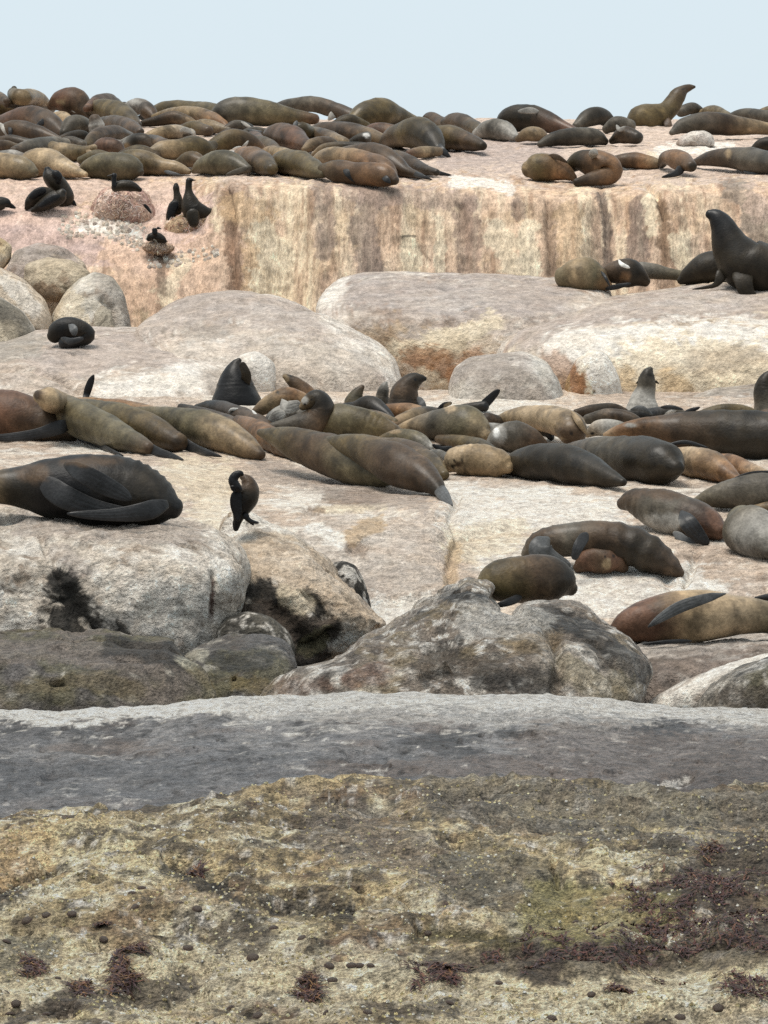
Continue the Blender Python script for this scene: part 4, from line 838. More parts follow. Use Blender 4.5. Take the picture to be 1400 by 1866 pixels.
# ---- the plateau on the right
G2 = 'seals on the right of the plateau'
def b(label, col, spine, limbs=(), marks=(), **kw):
    return animal(label, col, spine, limbs, marks, group=G2, **kw)
b('dark domed seal on the skyline with a pale flipper on its back', 'br>dk>dk>rd>br', '910,240,7;928,220,22;962,214,24;1005,225,18;1040,237,10;1062,246,5', [(-0.22, 'pg', '984,204,3;966,201,6;944,203,3')])
b('small round brown seal below the dark domed one', 'br>tan>br', '943,254,6;962,245,13;984,246,13;999,257,5')
b('dark mottled seal lying flat and alone right of the small brown one', 'gy>dk>gy>dk', '983,263,5;1008,254,13;1048,249,16;1084,250,15;1103,258,7', wr=[(0.1, 0.9, 14, 0.012)])
b('dark seal hunched on the skyline left of the upright one', 'gy>dk>gy', '1050,230,8;1072,215,16;1096,212,15;1116,226,9')
b('grey seal tucked behind the upright skyline seal', 'gy>gy', '1104,236,8;1124,226,14;1150,230,12')
b('small dark brown seal at the tail of the upright skyline seal', 'dk>br>dk', '1115,257,6;1138,246,15;1163,251,11', [(-0.2, 'pg', '1124,228,3;1130,236,4;1140,230,2')])
b('olive brown seal sitting upright with raised head against the sky', 'ol>ol>ol>br>dk', '1148,232,9;1166,218,25;1196,213,25;1216,201,19;1228,186,16;1237,172,14;1247,163,9;1258,159,6;1266,158,2.5', [(-0.25, 'br', '1212,212,9;1218,230,7;1212,243,5;1200,247,2'), (-0.2, 'dk', '1166,230,10;1180,240,8;1196,245,3')], k=0.3, eyes=[(1246, 162, 2)], ears=[(1237, 168, 2.2, -6, 6)])
b('long brown seal stretched to the right edge beside the upright one', 'gy>gy>br>tan>br', '1224,242,5;1246,229,14;1288,224,21;1328,227,19;1380,232,13;1440,238,10')
b('dark seal just behind the neck of the upright skyline seal', 'gy>dk', '1240,204,9;1262,197,11;1282,208,8')
b('pale round back on the skyline behind the long brown seal', 'tan>og', '1270,212,8;1300,203,12;1330,213,8')
b('dark grey seal on the skyline at the right edge', 'dk>gy>dk', '1322,218,7;1356,208,11;1400,212,11;1450,222,9')
b('tan back on the skyline cut by the right edge', 'tan>og', '1380,208,7;1408,203,11;1440,210,8')
b('orange brown seal lying with its rump to the left at the cliff brink', 'br>orr>ol>tan', '1046,324,7;1030,314,16;1003,306,25;978,306,25;962,308,15', [(-0.15, 'br', '1000,284,5;1016,286,5;1034,296,2')])
b('curled orange brown seal with a pale flipper on top, cliff brink', 'ol>dk>orr>br>dk', '1040,302,12;1058,293,18;1085,298,26;1110,308,25;1108,318,18;1078,326,12;1050,332,7', [(-0.28, 'pg', '1082,290,3;1082,280,9;1086,271,4')], k=0.4)
b('brown seal with a tan head right of the curled one', 'br>br>orr>tan', '1112,298,11;1146,292,15;1176,295,14;1198,298,10', [(-0.15, 'fg', '1130,306,4;1140,311,4;1152,313,1.5')])
b('seal with raised dark head and white flash on the plateau', 'dk>br>orr>dk', '1206,300,7;1216,287,13;1240,292,18;1260,303,10', [(-0.2, 'fl', '1244,304,10;1232,316,6;1206,323,2'), (-0.26, 'wh', '1216,280,1.5;1219,284,4;1234,275,1.5')])
b('large brown seal with a long grey flipper at the right edge of the plateau', 'br>br>gy>dk', '1266,296,6;1298,288,14;1340,288,20;1380,294,22;1430,302,20', [(-0.26, 'fg', '1364,274,4;1382,290,6;1404,314,3'), (-0.25, 'fg', '1356,312,3;1376,318,4;1402,323,2')], [(1328, 280, 5, 10, 'tan')])
b('dark seal cut by the right edge, above the long flippered one', 'dk>dk', '1374,272,7;1396,263,13;1440,267,13')

# ---- ledge under the cliff at right, and the slab at left
G3 = 'seals on the ledge under the cliff'
def c(label, col, spine, limbs=(), marks=(), **kw):
    return animal(label, col, spine, limbs, marks, group=G3, **kw)
c('round tan green seal seen from behind on the ledge under the cliff', 'og>tan>og>orr', '1026,506,20;1044,503,30;1066,503,34;1088,509,27;1108,521,10', [(-0.3, 'fl', '1096,495,2.5;1104,506,3;1112,522,1.5')], d=45.2)
c('curled dark brown seal with a white flipper, next to the round tan one', 'dk>br>dk>br', '1100,505,12;1120,497,20;1142,497,24;1162,503,20;1178,514,9', [(-0.3, 'wh', '1128,474,2;1134,482,4;1148,488,2.5'), (-0.3, 'fl', '1104,526,4;1126,522,5;1150,516,2')], [(1140, 505, 12, 7, 'orr')], d=45.3)
c('slim pale grey seal lying behind the curled dark one', 'pg>gy>og', '1132,492,8;1172,492,15;1214,498,12;1248,503,9', d=46.1)
c('dark seal lying half hidden behind the large upright seal', 'dk>dk>bk', '1240,512,7;1256,503,18;1284,492,30;1312,490,33;1350,495,30', d=45.5)
c('large charcoal seal propped upright on its fore flippers at right edge', 'bk>dk>dk>dk>bk>bk', '1500,515,40;1440,500,46;1395,492,47;1358,480,47;1338,456,38;1325,430,29;1316,410,22;1307,398,18;1299,392,13;1292,390,8', [(-0.30, 'dk', '1352,488,24;1356,515,17;1362,534,14;1374,548,10;1379,557,3'), (-0.12, 'dk', '1318,490,14;1312,508,9;1304,519,5;1284,524,3;1262,527,1.5')], d=44.9, eyes=[(1312, 391, 2.5)], ears=[(1325, 402, 3, 9, 8)])
c('black seal curled into a ball on the flat slab at left', 'dk>bk>dk>bk>fl', '97,614,13;107,603,19;128,599,21;149,603,19;158,612,16;140,620,13;114,625,10', [(-0.3, 'fg', '126,592,4;134,600,8;136,612,4'), (-0.3, 'fl', '112,616,5;130,622,6;152,616,4')], k=0.2)
# ---- the long row across the middle terrace
G4 = 'seals in the long row across the terrace'
def e(label, col, spine, limbs=(), marks=(), **kw):
    return animal(label, col, spine, limbs, marks, group=G4, **kw)
e('reddish brown seal at the left edge of the row with a dark flipper below', 'dk>rd>rd>br>dk', '-120,742,38;-50,748,42;10,754,41;62,766,36;104,780,25;134,793,13', [(-0.30, 'fl', '136,772,6;110,778,13;70,790,10;20,797,8;-30,798,5'), (-0.05, 'fl', '140,794,11;170,806,7;200,820,4;224,830,2')], k=0.6)
e('tan grey seal with its pale head resting up on its neighbour', 'lt>tan>og>og>br', '70,722,12,0.1;88,726,20,0.1;108,738,24;145,763,33;195,784,31;245,806,20;272,817,11', [(0, 'fl', '262,812,11;290,824,8;315,832,6;334,838,2')], [(70, 720, 10, 9, 'br')], wr=[(0.05, 0.22, 30, 0.02)], eyes=[(76, 717, 2.4)], ears=[(92, 712, 2.6, 8, 4)])
e('olive seal third from the left, hind flippers trailing to the right', 'og>og>ol>br', '112,737,8;158,748,21;218,765,30;276,784,28;326,807,17', [(0, 'fl', '318,800,15;350,815,9;378,825,6;404,832,2')])
e('thin tan back behind, one black flipper raised upright', 'tan>orr>tan', '116,729,4;168,734,10;238,746,15;288,761,15;316,776,7', [(0.05, 'bk', '152,744,5;157,722,6;161,708,7;166,694,6;171,683,2.5')])
e('smooth light olive seal fourth in the row, tapering right', 'ol>og>og>tan>br', '246,747,6;296,756,16;338,770,28;398,790,33;446,813,24;476,829,9')
e('black seal sitting upright with its back turned, nose to the sky', 'bk>bk>bk>dk', '430,762,40;430,738,42,0;429,716,39,0;428,694,31,0;429,676,21,0;432,663,11,0;436,656,5,0', [(-0.16, 'dk', '444,706,10;449,684,9;440,660,6')], k=0, d=40.9)
e('dark seal on its back showing white edged flippers under the black one', 'dk>fl>br>br', '360,744,8;390,741,13;432,754,16;474,772,16;500,786,8', [(-0.25, 'wh', '418,756,3;424,746,3;456,750,3'), (-0.2, 'wh', '460,748,2;468,758,3;478,768,2'), (-0.22, 'fl', '372,738,7;392,742,8;414,756,3')])
e('orange brown seal with a black muzzle tucked in beside the olive one', 'br>orr>orr>dk>bk', '434,768,12;466,783,20;494,801,23;520,818,16;540,830,9;550,834,5', [(-0.25, 'dk', '450,768,4;480,776,6;508,792,3')], wr=[(0.2, 0.7, 12, 0.03)])
e('brown seal with its whiskered head thrown back above the tangle', 'br>orr>br>dk', '582,762,16;572,740,19,0;556,716,17,0;542,702,13,0;529,692,9,0;519,685,5,0', (), [(520, 690, 8, 10, 'tan')], d=39.6, eyes=[(530, 685, 2.2)], ears=[(546, 694, 2.6, 8, 3)])
e('tan seal with raised head leaning left in the tangle', 'br>tan>orr>tan', '466,752,9;492,736,17;520,726,21,0;544,728,17,0;566,742,12,0', (), [(506, 715, 3, 3, 'dk')], d=39.3)
e('grey white flippers of a seal lying upside down in the tangle', 'fl>pg>gy', '482,778,7;500,762,15;524,752,18;550,756,14', [(-0.2, 'pg', '514,728,4;524,742,12;548,736,8'), (-0.2, 'pg', '488,772,5;506,758,11;520,752,6'), (-0.15, 'fl', '480,764,6;490,772,6;500,780,3')], d=39.0)
e('grey brown seal with a round head facing left in the tangle', 'gy>gy>br>dk>tan', '496,778,8;532,776,18;570,770,27;586,748,24,0;578,730,20,0;562,734,14,0;551,742,7,0', (), [(556, 730, 6, 7, 'pg')], d=38.6, eyes=[(556, 737, 2.2), (568, 728, 2.2)], ears=[(590, 722, 2.8, 7, 6)])
e('olive seal lying right of the round headed one', 'ol>og>ol>br', '590,772,27;628,768,30;672,775,27;712,786,18;734,794,8', wr=[(0.5, 0.7, 20, 0.03)])
e('big brown olive seal in the front of the row, belly to the camera', 'dk>ol>br>og>og', '474,788,7;514,799,23;570,818,37;634,841,41;684,862,29;714,876,9', [(0.05, 'dk', '520,786,3;556,792,5;590,800,2')], wr=[(0.62, 0.74, 7, 0.03)], plump=0.94)
e('dark olive seal ending in grey hind flippers on the bare rock', 'ol>ol>br>br>dk', '584,803,7;644,814,25;706,838,38;756,862,36;788,881,22;802,896,12', [(0, 'fg', '798,888,12;810,904,11;824,921,3', 0.4)], sink=-0.2, plump=0.93)
e('brown flank showing behind the dark olive seal', 'ol>br>ol', '672,808,9;736,818,19;782,843,19;810,866,9')
e('pale olive seal sleeping on top of the dark olive one', 'tan>og>og>pg', '690,802,6;724,797,15;760,803,16;786,816,7', [(-0.1, 'fl', '770,822,4;790,824,4;808,816,2')], [(720, 786, 12, 4, 'tan')])
e('small pale pup with a dark face by the black flippers', 'pg>gy>bk', '782,828,7;800,829,10;814,837,8;818,846,4', [(-0.05, 'bk', '788,810,4;804,818,5;822,818,5;826,824,2')])
e('large tan grey seal lying with its tail raised in the row centre', 'tan>tan>gy>og>tan', '706,797,6;746,780,15;794,775,27;840,774,35;868,784,28;884,796,14', [(0.1, 'bk', '796,748,2.5;810,738,5;824,734,2.5')], [(820, 742, 12, 8, 'lt')])
e('dark seal with lifted head facing right, whiskers out', 'dk>dk>br>dk>bk', '736,760,32;736,738,31,0;738,718,27,0;746,702,20,0;757,693,15,0;768,690,8,0;775,690,4,0', [(-0.2, 'fg', '762,724,5;770,736,6;775,750,3')], d=40.3, eyes=[(757, 692, 3)], ears=[(742, 698, 2.6, -7, 7)])
e('grey upright seal head left of the dark whiskered one', 'gy>gy>pg', '696,744,15;697,722,13,0;701,704,8,0;704,697,3,0', d=40.6)
e('brown pointed head of a seal looking up, left of the grey one', 'br>og>br', '644,750,20;645,732,17,0;652,716,10,0;661,704,4,0', d=40.3)
e('black seal lying below the pointed brown head', 'bk>dk>bk', '606,742,6;644,744,12;674,738,17;700,752,13;716,764,6')
e('orange tan back seen behind, below the dark whiskered seal', 'orr>orr>tan', '690,744,6;726,750,15;762,752,14;790,760,8')
e('pinkish grey seal in the middle behind the large tan grey one', 'rd>tan>gy>gy', '706,780,6;738,766,14;776,756,16;806,756,10')
e('dark seal behind with one black flipper lifted to the right', 'gy>dk>bk', '830,744,5;856,742,8;884,740,10', [(0, 'bk', '878,742,9;892,728,8;904,716,6;911,710,2.5')])
e('peach tan seal with its sleepy face toward the camera', 'og>tan>lt>tan>br', '900,770,8;942,760,18;992,762,23;1036,775,28;1044,790,24', [(-0.25, 'tan', '1042,750,4;1056,770,6;1070,792,2')], [(1030, 786, 18, 6, 'br'), (1015, 800, 12, 3, 'lt')], eyes=[(1042, 791, 3)])
e('pale whitish seal squeezed left of the silver grey one', 'pg>pg>gy', '856,798,7;876,788,15;898,784,14;914,780,8')
e('silver grey seal with a painted pale highlight on its shoulder', 'pg>gy>gy>br>br', '888,818,6;910,800,21;940,796,29;970,800,20;992,808,7', (), [(910, 792, 12, 22, 'pg'), (905, 788, 5, 10, 'wh')])  # pale and white marks paint the shoulder highlight into the coat
e('white topped seal head beside the silver grey one', 'wh>gy>bk', '950,782,8;976,777,14;998,786,12;1005,798,6')
e('wrinkled tan seal curled with face to the left, in front of the row', 'lt>lt>tan>tan>tan', '818,848,14;832,840,25;858,839,29;890,841,29;914,846,25;927,852,12', wr=[(0.05, 0.6, 13, 0.016)], folds=False, marks=[(835, 846, 9, 4, 'br'), (826, 850, 4, 3, 'dk')], eyes=[(828, 838, 2.4), (842, 840, 2.4)])
e('very dark olive seal lying in front, pointed end to the right', 'ol>dk>dk>dk>dk', '924,850,14;952,843,26;1005,842,35;1058,852,33;1102,868,20;1136,879,7')
e('blunt grey brown seal overlapping the very dark one', 'br>gy>dk>dk', '1030,818,8;1070,824,25;1124,833,38;1176,840,43;1212,846,37;1234,853,14')
e('large mottled dark seal with an orange brown head stretched left', 'lt>orr>br>dk>dk>dk', '1103,793,5;1128,786,12;1168,779,17;1216,784,29;1276,789,40;1340,793,45;1405,798,44;1480,802,38', [(0.0, 'fl', '1238,762,3;1256,750,5;1276,742,2')], [(1150, 775, 12, 4, 'pg')])
e('peach orange seal with its flipper bent under, right part of the row', 'orr>lt>orr>orr', '1226,838,20;1262,841,28;1300,850,27;1330,866,15;1348,876,7', [(0.0, 'fl', '1212,812,2.5;1250,806,4;1290,816,2')])
e('second orange seal stretching right behind the peach one', 'orr>orr>lt', '1296,836,9;1332,843,15;1366,856,13;1400,866,8')
e('pale grey seal sitting up with dark face, head high, in the right part', 'gy>pg>pg>gy>dk>gy', '1170,772,32;1171,748,31,0;1173,726,24,0;1178,708,18,0;1179,692,16,0;1182,679,11,0;1186,672,5,0', (), d=40.3, ears=[(1166, 694, 2.6, -7, 5), (1194, 694, 2.6, 7, 5)])
e('grey brown seal lying left of the sitting pale grey one', 'gy>br>dk', '1070,764,9;1112,758,14;1150,764,12;1172,776,7')
e('pale sleepy seal below the grey brown one', 'tan>pg>og', '1070,792,6;1092,780,14;1126,780,14;1150,788,8', (), [(1080, 790, 5, 3, 'bk')])
e('dark seals flippers spread beside the sitting pale grey seal', 'dk>fl>gy', '1134,756,7;1172,756,11;1212,752,11;1244,752,6', [(-0.15, 'fg', '1150,746,3;1170,744,5;1190,756,2'), (-0.15, 'fl', '1205,742,3;1225,742,4;1245,746,2'), (-0.15, 'pg', '1212,756,3;1224,750,4;1234,746,2')])
e('dark grey seal with raised head cut by the right edge', 'gy>gy>dk>dk', '1402,776,32;1400,748,27,0;1396,722,22,0;1394,704,18,0;1398,690,13,0;1406,678,6,0', (), d=40.0, ears=[(1384, 706, 2.6, -5, 7)])
e('olive back behind the large mottled seal at right', 'og>ol>og', '1262,760,7;1316,749,13;1362,752,11;1390,762,6')
e('brown flank at the right edge below the raised grey head', 'br>br', '1372,766,7;1400,757,13;1450,764,12')
e('dark narrow seal between the tan and mottled ones', 'dk>br>dk', '1180,800,5;1220,806,9;1262,812,8')

e('dark brown back between the peach tan seal and the sitting grey one', 'br>dk>br', '1050,752,7;1084,748,12;1118,746,11;1140,750,6')
e('dark glossy back behind the shadowed gap in the right part', 'dk>br>dk', '1232,770,8;1268,762,13;1310,762,14;1352,768,9')
e('narrow olive seal squeezed behind the olive one right of the tangle', 'ol>br>ol', '612,752,7;650,756,13;690,762,13;722,770,7')
e('dark head and shoulder between the tan grey and silver grey seals', 'dk>br>gy', '862,775,9;886,768,15;908,770,12;922,778,6')
e('brown seal lying half hidden above the wrinkled tan one', 'br>ol>dk', '800,800,8;836,806,14;874,814,15;900,822,8')
e('dark flank behind the smooth light olive seal', 'dk>br', '330,742,7;372,756,13;416,770,14;452,784,8')

# ---- nearer animals
G5 = 'seals on the nearer rocks'
def f(label, col, spine, limbs=(), marks=(), **kw):
    return animal(label, col, spine, limbs, marks, group=G5, **kw)
f('big black seal asleep on the whitish boulder at the left edge', 'br>tan>dk>bk>bk>dk>bk', '-120,900,22;-60,893,28;-5,888,30;40,888,38;85,889,52;140,890,61;200,894,62;255,906,57;296,918,42;318,926,20',
  [(-0.42, 'fl', '118,846,12;150,862,17;190,884,18;222,900,13;240,911,5', 0.16), (-0.36, 'fl', '306,918,18;262,932,17;210,938,12;160,938,8;122,936,3', 0.25), (-0.30, 'fl', '70,870,18;115,904,22;175,926,16;250,936,7', 0.16)],
  [(160, 842, 60, 10, 'br'), (60, 862, 30, 16, 'br')], k=0.2, wr=[(0.60, 0.92, 30, 0.03)])
f('dark olive seal lying against the knob of the central boulder', 'og>ol>br>dk>dk', '872,1066,10;896,1060,32;945,1056,42;994,1056,41;1026,1064,31;1042,1074,13', [(-0.25, 'fl', '950,1088,8;925,1098,7;904,1104,4')], k=0.2)
f('brown seal with wrinkled flank curving over the slab above the pup', 'gy>br>gy>br>dk>br>br', '962,1012,14;985,994,26;1030,984,30;1085,984,34;1140,992,36;1188,1012,32;1222,1032,20;1240,1046,9', [(-0.3, 'fg', '1000,980,10;985,1000,22;1000,1016,18;1040,1032,7', 0.4), (-0.34, 'fl', '1070,972,10;1055,995,10;1046,1020,6')], k=0.4, wr=[(0.48, 0.92, 13, 0.05), (0.02, 0.3, 20, 0.035)])
f('reddish brown pup with a pale muzzle in front of the wrinkled seal', 'br>rd>br>rd>br', '1052,1036,9;1072,1022,22;1100,1018,27;1124,1024,22;1138,1036,10', (), [(1106, 1027, 8, 11, 'tan'), (1110, 1020, 4, 4, 'lt')], k=0.2, eyes=[(1118, 1014, 2.6), (1103, 1016, 2.2)], ears=[(1130, 1012, 2.6, 7, 6)], folds=False)
f('brown backed seal with grey belly and a drooping dark flipper', 'br>br>gy>gy>rd>rd', '1134,918,12;1156,914,24;1200,928,38;1246,944,39;1286,956,33;1314,968,16', [(-0.36, 'fl', '1242,932,9;1254,952,16;1272,974,14;1292,992,6', 0.3), (-0.3, 'fg', '1228,970,8;1256,988,8;1288,994,4')], [(1200, 955, 40, 18, 'pg'), (1215, 898, 60, 14, 'br')], k=0.4, wr=[(0.15, 0.35, 16, 0.02)])
f('grey seal with a dark back at the right edge above the pale one', 'og>gy>gy>dk', '1262,918,7;1296,907,17;1348,898,29;1402,896,36;1470,896,36', [(-0.02, 'bk', '1330,876,3;1370,866,7;1420,862,5')], k=0.4)
f('pale grey tan seal seen end on at the right edge', 'og>gy>pg>gy', '1352,946,28;1362,962,46;1380,976,46;1398,994,30;1404,1006,14', [(-0.2, 'pg', '1388,972,4;1400,990,5;1412,1010,2')], k=0.5)
f('tan sliver of a seal between the grey and pale ones at right edge', 'tan>br', '1376,928,8;1404,926,12;1440,926,12')
f('tan seal with a long grey flipper over its side, at the lower right', 'dk>rd>rd>tan>lt>lt>og>og', '1112,1153,8;1142,1142,28;1186,1131,41;1246,1125,48;1310,1121,43;1356,1120,35;1396,1124,29;1450,1130,28', [(-0.38, 'fg', '1322,1082,4;1285,1091,9;1240,1106,11;1205,1126,8;1181,1143,2.5', 0.3), (-0.3, 'fl', '1260,1168,4;1215,1170,4;1172,1174,2')], k=0.15, wr=[(0.78, 0.95, 26, 0.02)], sink=0.35, folds=False)
f('thin dark flipper tip behind the tan seal at right edge', 'fl>fl', '1378,1090,3;1400,1088,6;1440,1088,7')

# ---- cormorants and their nests
G6 = 'cormorants on the rocks'
def bird(label, col, spine, limbs=(), **kw):
    return animal(label, col, spine, limbs, group=G6, name='cormorant', category='cormorant', mat=MAT_FEATHER, lump=0.02, **kw)
bird('black cormorant preening on the tan boulder in front', 'bk>bk>bk>dk>br>br', '431,964,4;434,946,9;440,926,18;448,907,23;453,892,20;452,880,14;446,872,9;441,869,5', [(-0.12, 'bk', '440,895,8;430,886,9;425,876,9;429,867,8;438,863,6;444,866,3', 0.9), (-0.14, 'bk', '424,884,6;425,891,4;428,897,1.5', 0.8), (-0.09, 'bk', '434,892,9;430,912,11;432,932,9;434,950,3', 0.3), (0.0, 'bk', '432,940,5;430,955,6;430,968,4', 0.4), (-0.06, 'bk', '446,936,8;451,945,5;458,950,4;472,953,2', 0.6), (-0.05, 'bk', '452,946,4;457,952,3;463,957,1.5', 0.7)], k=0, d=depth_at(446, 972) - 0.05)
bird('cormorant resting with folded head, left of the group of three', 'dk>dk>dk', '48,380,4;56,368,11;70,358,15;84,352,13;92,348,7', [(-0.1, 'bk', '84,346,6;70,350,8;54,362,5', 0.4)], k=0, d=48.25)
bird('cormorant crouching lowest in the group of three', 'dk>dk>dk', '58,384,3;74,376,10;92,366,14;108,358,14;114,350,8', [(-0.1, 'bk', '110,356,6;92,364,8;70,378,4', 0.4)], k=0, d=48.15)
bird('cormorant bending its neck at the back of the group of three', 'dk>dk>dk>bk', '112,378,8;120,362,15;114,345,15;100,330,17;90,318,14;86,308,6', [(-0.1, 'bk', '96,312,7;106,322,8;106,336,4', 0.8), (0, 'bk', '124,366,7;132,368,5;139,376,1.5', 0.4)], k=0, d=48.4)
bird('cormorant at the left edge facing away', 'dk>bk', '-24,378,8;-6,372,13;10,370,10;18,374,5', [(0, 'bk', '14,371,5;22,376,4;29,379,1.5', 0.4)], k=0, d=48.2)
bird('cormorant sitting on the tall reddish seaweed nest', 'dk>dk>dk', '256,346,4;242,340,9;224,338,10;209,342,8', [(-0.04, 'bk', '209,344,6;208,330,4.5;208,322,5;209,315,4.5', 0.9), (-0.06, 'dk', '205,319,2.4;200,320,1.8;195,321,0.7', 0.8), (0.0, 'bk', '262,372,3;270,380,3;276,389,1.2', 0.5)], k=0, d=47.75)
bird('left bird of the upright cormorant pair on the nest', 'dk>dk>dk>bk', '308,410,4;312,395,10;320,378,14;324,364,9;322,350,6;321,341,6;321,336,4', [(-0.08, 'bk', '322,366,8;314,384,9;308,402,4', 0.35)], k=0, d=48.0)
bird('right bird of the upright cormorant pair, bill to the right', 'dk>dk>dk>dk>bk', '390,388,6;372,388,14;352,382,20;346,364,14;344,348,7;344,336,6;345,328,6', [(-0.04, 'bk', '347,327,4;352,328,1.8;357,328,0.8', 0.8), (-0.16, 'dk', '350,380,10;352,396,12;354,414,7', 0.4), (0, 'bk', '378,386,7;390,383,4;403,382,1.5', 0.4)], k=0, d=47.85)
bird('small cormorant sitting on the low nest below the pair', 'bk>dk>bk', '270,436,4;276,432,8;286,432,9;296,436,7;302,440,3', [(-0.08, 'bk', '283,430,5;282,420,5;282,415,4', 0.9), (-0.1, 'bk', '286,415,3;291,416,1.4;294,417,0.6', 0.8), (-0.1, 'gy', '280,436,2;284,440,2;286,443,1', 0.5)], k=0, d=47.2)

MAT_WEED = rock_material('seaweed', 30.0, 0.012, 0.6, 0.1, 0.5)

def strands(base_pts, normals, lens, wid, cols, seed, curl=0.6):
    r = np.random.default_rng(seed); n = len(base_pts)
    V, Q, C = [], [], []
    k = 4
    ax = r.normal(size=(n, 3)); ax = ax - (ax * normals).sum(1, keepdims=True) * normals; ax /= np.linalg.norm(ax, axis=1, keepdims=True) + 1e-9
    sd = np.cross(normals, ax)
    rise = r.uniform(0.05, 0.4, n)
    for i in range(k + 1):
        t = i / k
        c = base_pts + ax * (lens * t)[:, None] + normals * (lens * rise * math.sin(math.pi * t) * 0.6 + 0.006)[:, None] + sd * (lens * curl * r.normal(size=n) * 0.3 * t)[:, None]
        w = (wid * (1 - 0.6 * t))[:, None]
        V.append(c - sd * w); V.append(c + sd * w)
    P = np.stack(V, 1).reshape(-1, 3)
    bidx = np.arange(n) * 2 * (k + 1)
    for i in range(k):
        Q.append(np.stack([bidx + 2 * i, bidx + 2 * i + 1, bidx + 2 * i + 3, bidx + 2 * i + 2], 1))
    C = np.repeat(cols, 2 * (k + 1), 0)
    return P, np.concatenate(Q), C

def nest(label, poly, d, cols, seed, count=420):
    o, P, nn = boulder(label, poly, d, MAT_WEED, cols[0], [(cols[1], (6, 6, 3), -0.1, 0.3, 0.8), (cols[2], (9, 9, 5), 0.1, 0.4, 0.7), ((0.70, 0.58, 0.50), (10, 10, 8), 0.1, 0.4, 0.7)], amp=0.06, seed=seed, n=80, m=44, rough=2.0, name='seaweed_nest', category='nest', group='seaweed nests of the cormorants')
    r = np.random.default_rng(seed)
    pick = r.choice(np.where(nn[:, 1] < 0.3)[0], count)
    cc = np.array(list(cols) + [(0.55, 0.44, 0.40)])[r.integers(0, 4, count)] * r.uniform(0.6, 1.5, (count, 1))
    SP, SQ, SC = strands(P[pick], nn[pick], r.uniform(0.02, 0.07, count), r.uniform(0.003, 0.007, count), cc, seed)
    org = np.array(o.location)
    me = make_mesh('strands', SP, SQ, None, SC, org)
    put('strands', me, MAT_WEED, (0, 0, 0), parent=o, kind='stuff')
RED = [(0.40, 0.25, 0.21), (0.50, 0.36, 0.27), (0.58, 0.44, 0.36)]
nest('tall reddish seaweed nest under the sitting cormorant', [(164, 404), (176, 372), (188, 350), (212, 343), (248, 343), (264, 352), (272, 372), (284, 408), (250, 418), (190, 416)], 48.35, RED, 301, 700)
nest('brown seaweed nest under the upright cormorant pair', [(294, 428), (304, 404), (320, 397), (350, 397), (380, 392), (398, 400), (408, 428), (380, 440), (320, 440)], 48.0, [(0.42, 0.30, 0.19), (0.46, 0.33, 0.22), (0.34, 0.16, 0.11)], 303, 600)
nest('low brown nest under the small cormorant', [(254, 450), (268, 441), (285, 439), (304, 441), (320, 450), (310, 460), (286, 463), (264, 459)], 47.3, [(0.40, 0.29, 0.21), (0.28, 0.19, 0.14), (0.50, 0.39, 0.29)], 305, 260)

# ------------------------------------------------------------------ small life on the near rock
FU, FV, FD = pixel_of(FP)
inview = (FU > -80) & (FU < 1480) & (FV > 1420) & (FV < 1930)
front = FN[:, 1] * (FP[:, 1]) + FN[:, 2] * (FP[:, 2] - ZC) + FN[:, 0] * FP[:, 0]
FNu = np.where((FN[:, 2] < 0)[:, None], -FN, FN)

def pick_at(u, v):
    return int(np.argmin((FU - u) ** 2 + (FV - v) ** 2))

def limpet_mesh():
    k, V, Fq = 12, [], []
    th = np.linspace(0, 2 * np.pi, k, endpoint=False)
    for (r, h) in ((1.0, -0.15), (0.86, 0.25), (0.5, 0.52)):
        rr = r * (1 + 0.07 * np.cos(th * 5 + 1))
        V.append(np.stack([rr * np.cos(th), 0.86 * rr * np.sin(th), np.full(k, h)], 1))
    V = np.concatenate(V + [np.array([[0.08, 0, 0.66]])])
    i = np.arange(k); j = (i + 1) % k
    q = np.concatenate([np.stack([i + a, j + a, j + a + k, i + a + k], 1) for a in (0, k)])
    t = np.stack([i + 2 * k, j + 2 * k, np.full(k, 3 * k)], 1)
    c = np.tile(np.array([(0.11, 0.075, 0.06)]), (len(V), 1)); c[2 * k:] = (0.15, 0.12, 0.10)
    return make_mesh('limpet', V, q, t, c)
LM = limpet_mesh(); LM.materials.append(MAT_WEED)
LIMPETS = [(370, 1528, 9), (372, 1541, 12), (225, 1493, 9), (258, 1618, 10), (241, 1629, 10), (245, 1655, 13), (330, 1652, 11), (360, 1660, 12), (385, 1637, 12), (452, 1690, 12), (500, 1693, 11), (550, 1711, 13), (186, 1718, 11), (310, 1733, 14), (342, 1731, 12), (398, 1741, 7), (357, 1756, 12), (460, 1745, 14), (482, 1762, 11), (528, 1761, 12),
           (600, 1758, 13), (640, 1763, 12), (655, 1763, 11), (676, 1760, 10), (605, 1788, 12), (100, 1753, 8), (105, 1782, 9), (50, 1674, 13), (85, 1672, 11), (130, 1671, 11), (12, 1718, 12), (10, 1812, 15), (30, 1835, 12), (18, 1848, 12), (85, 1848, 10), (420, 1836, 12), (470, 1850, 13), (595, 1848, 11), (670, 1846, 12), (1050, 1680, 9), (1340, 1802, 14), (1240, 1855, 13), (1005, 1858, 13), (780, 1700, 9), (820, 1826, 12), (1310, 1842, 13), (530, 1553, 11), (505, 1552, 8), (1080, 1815, 10), (910, 1790, 9)]
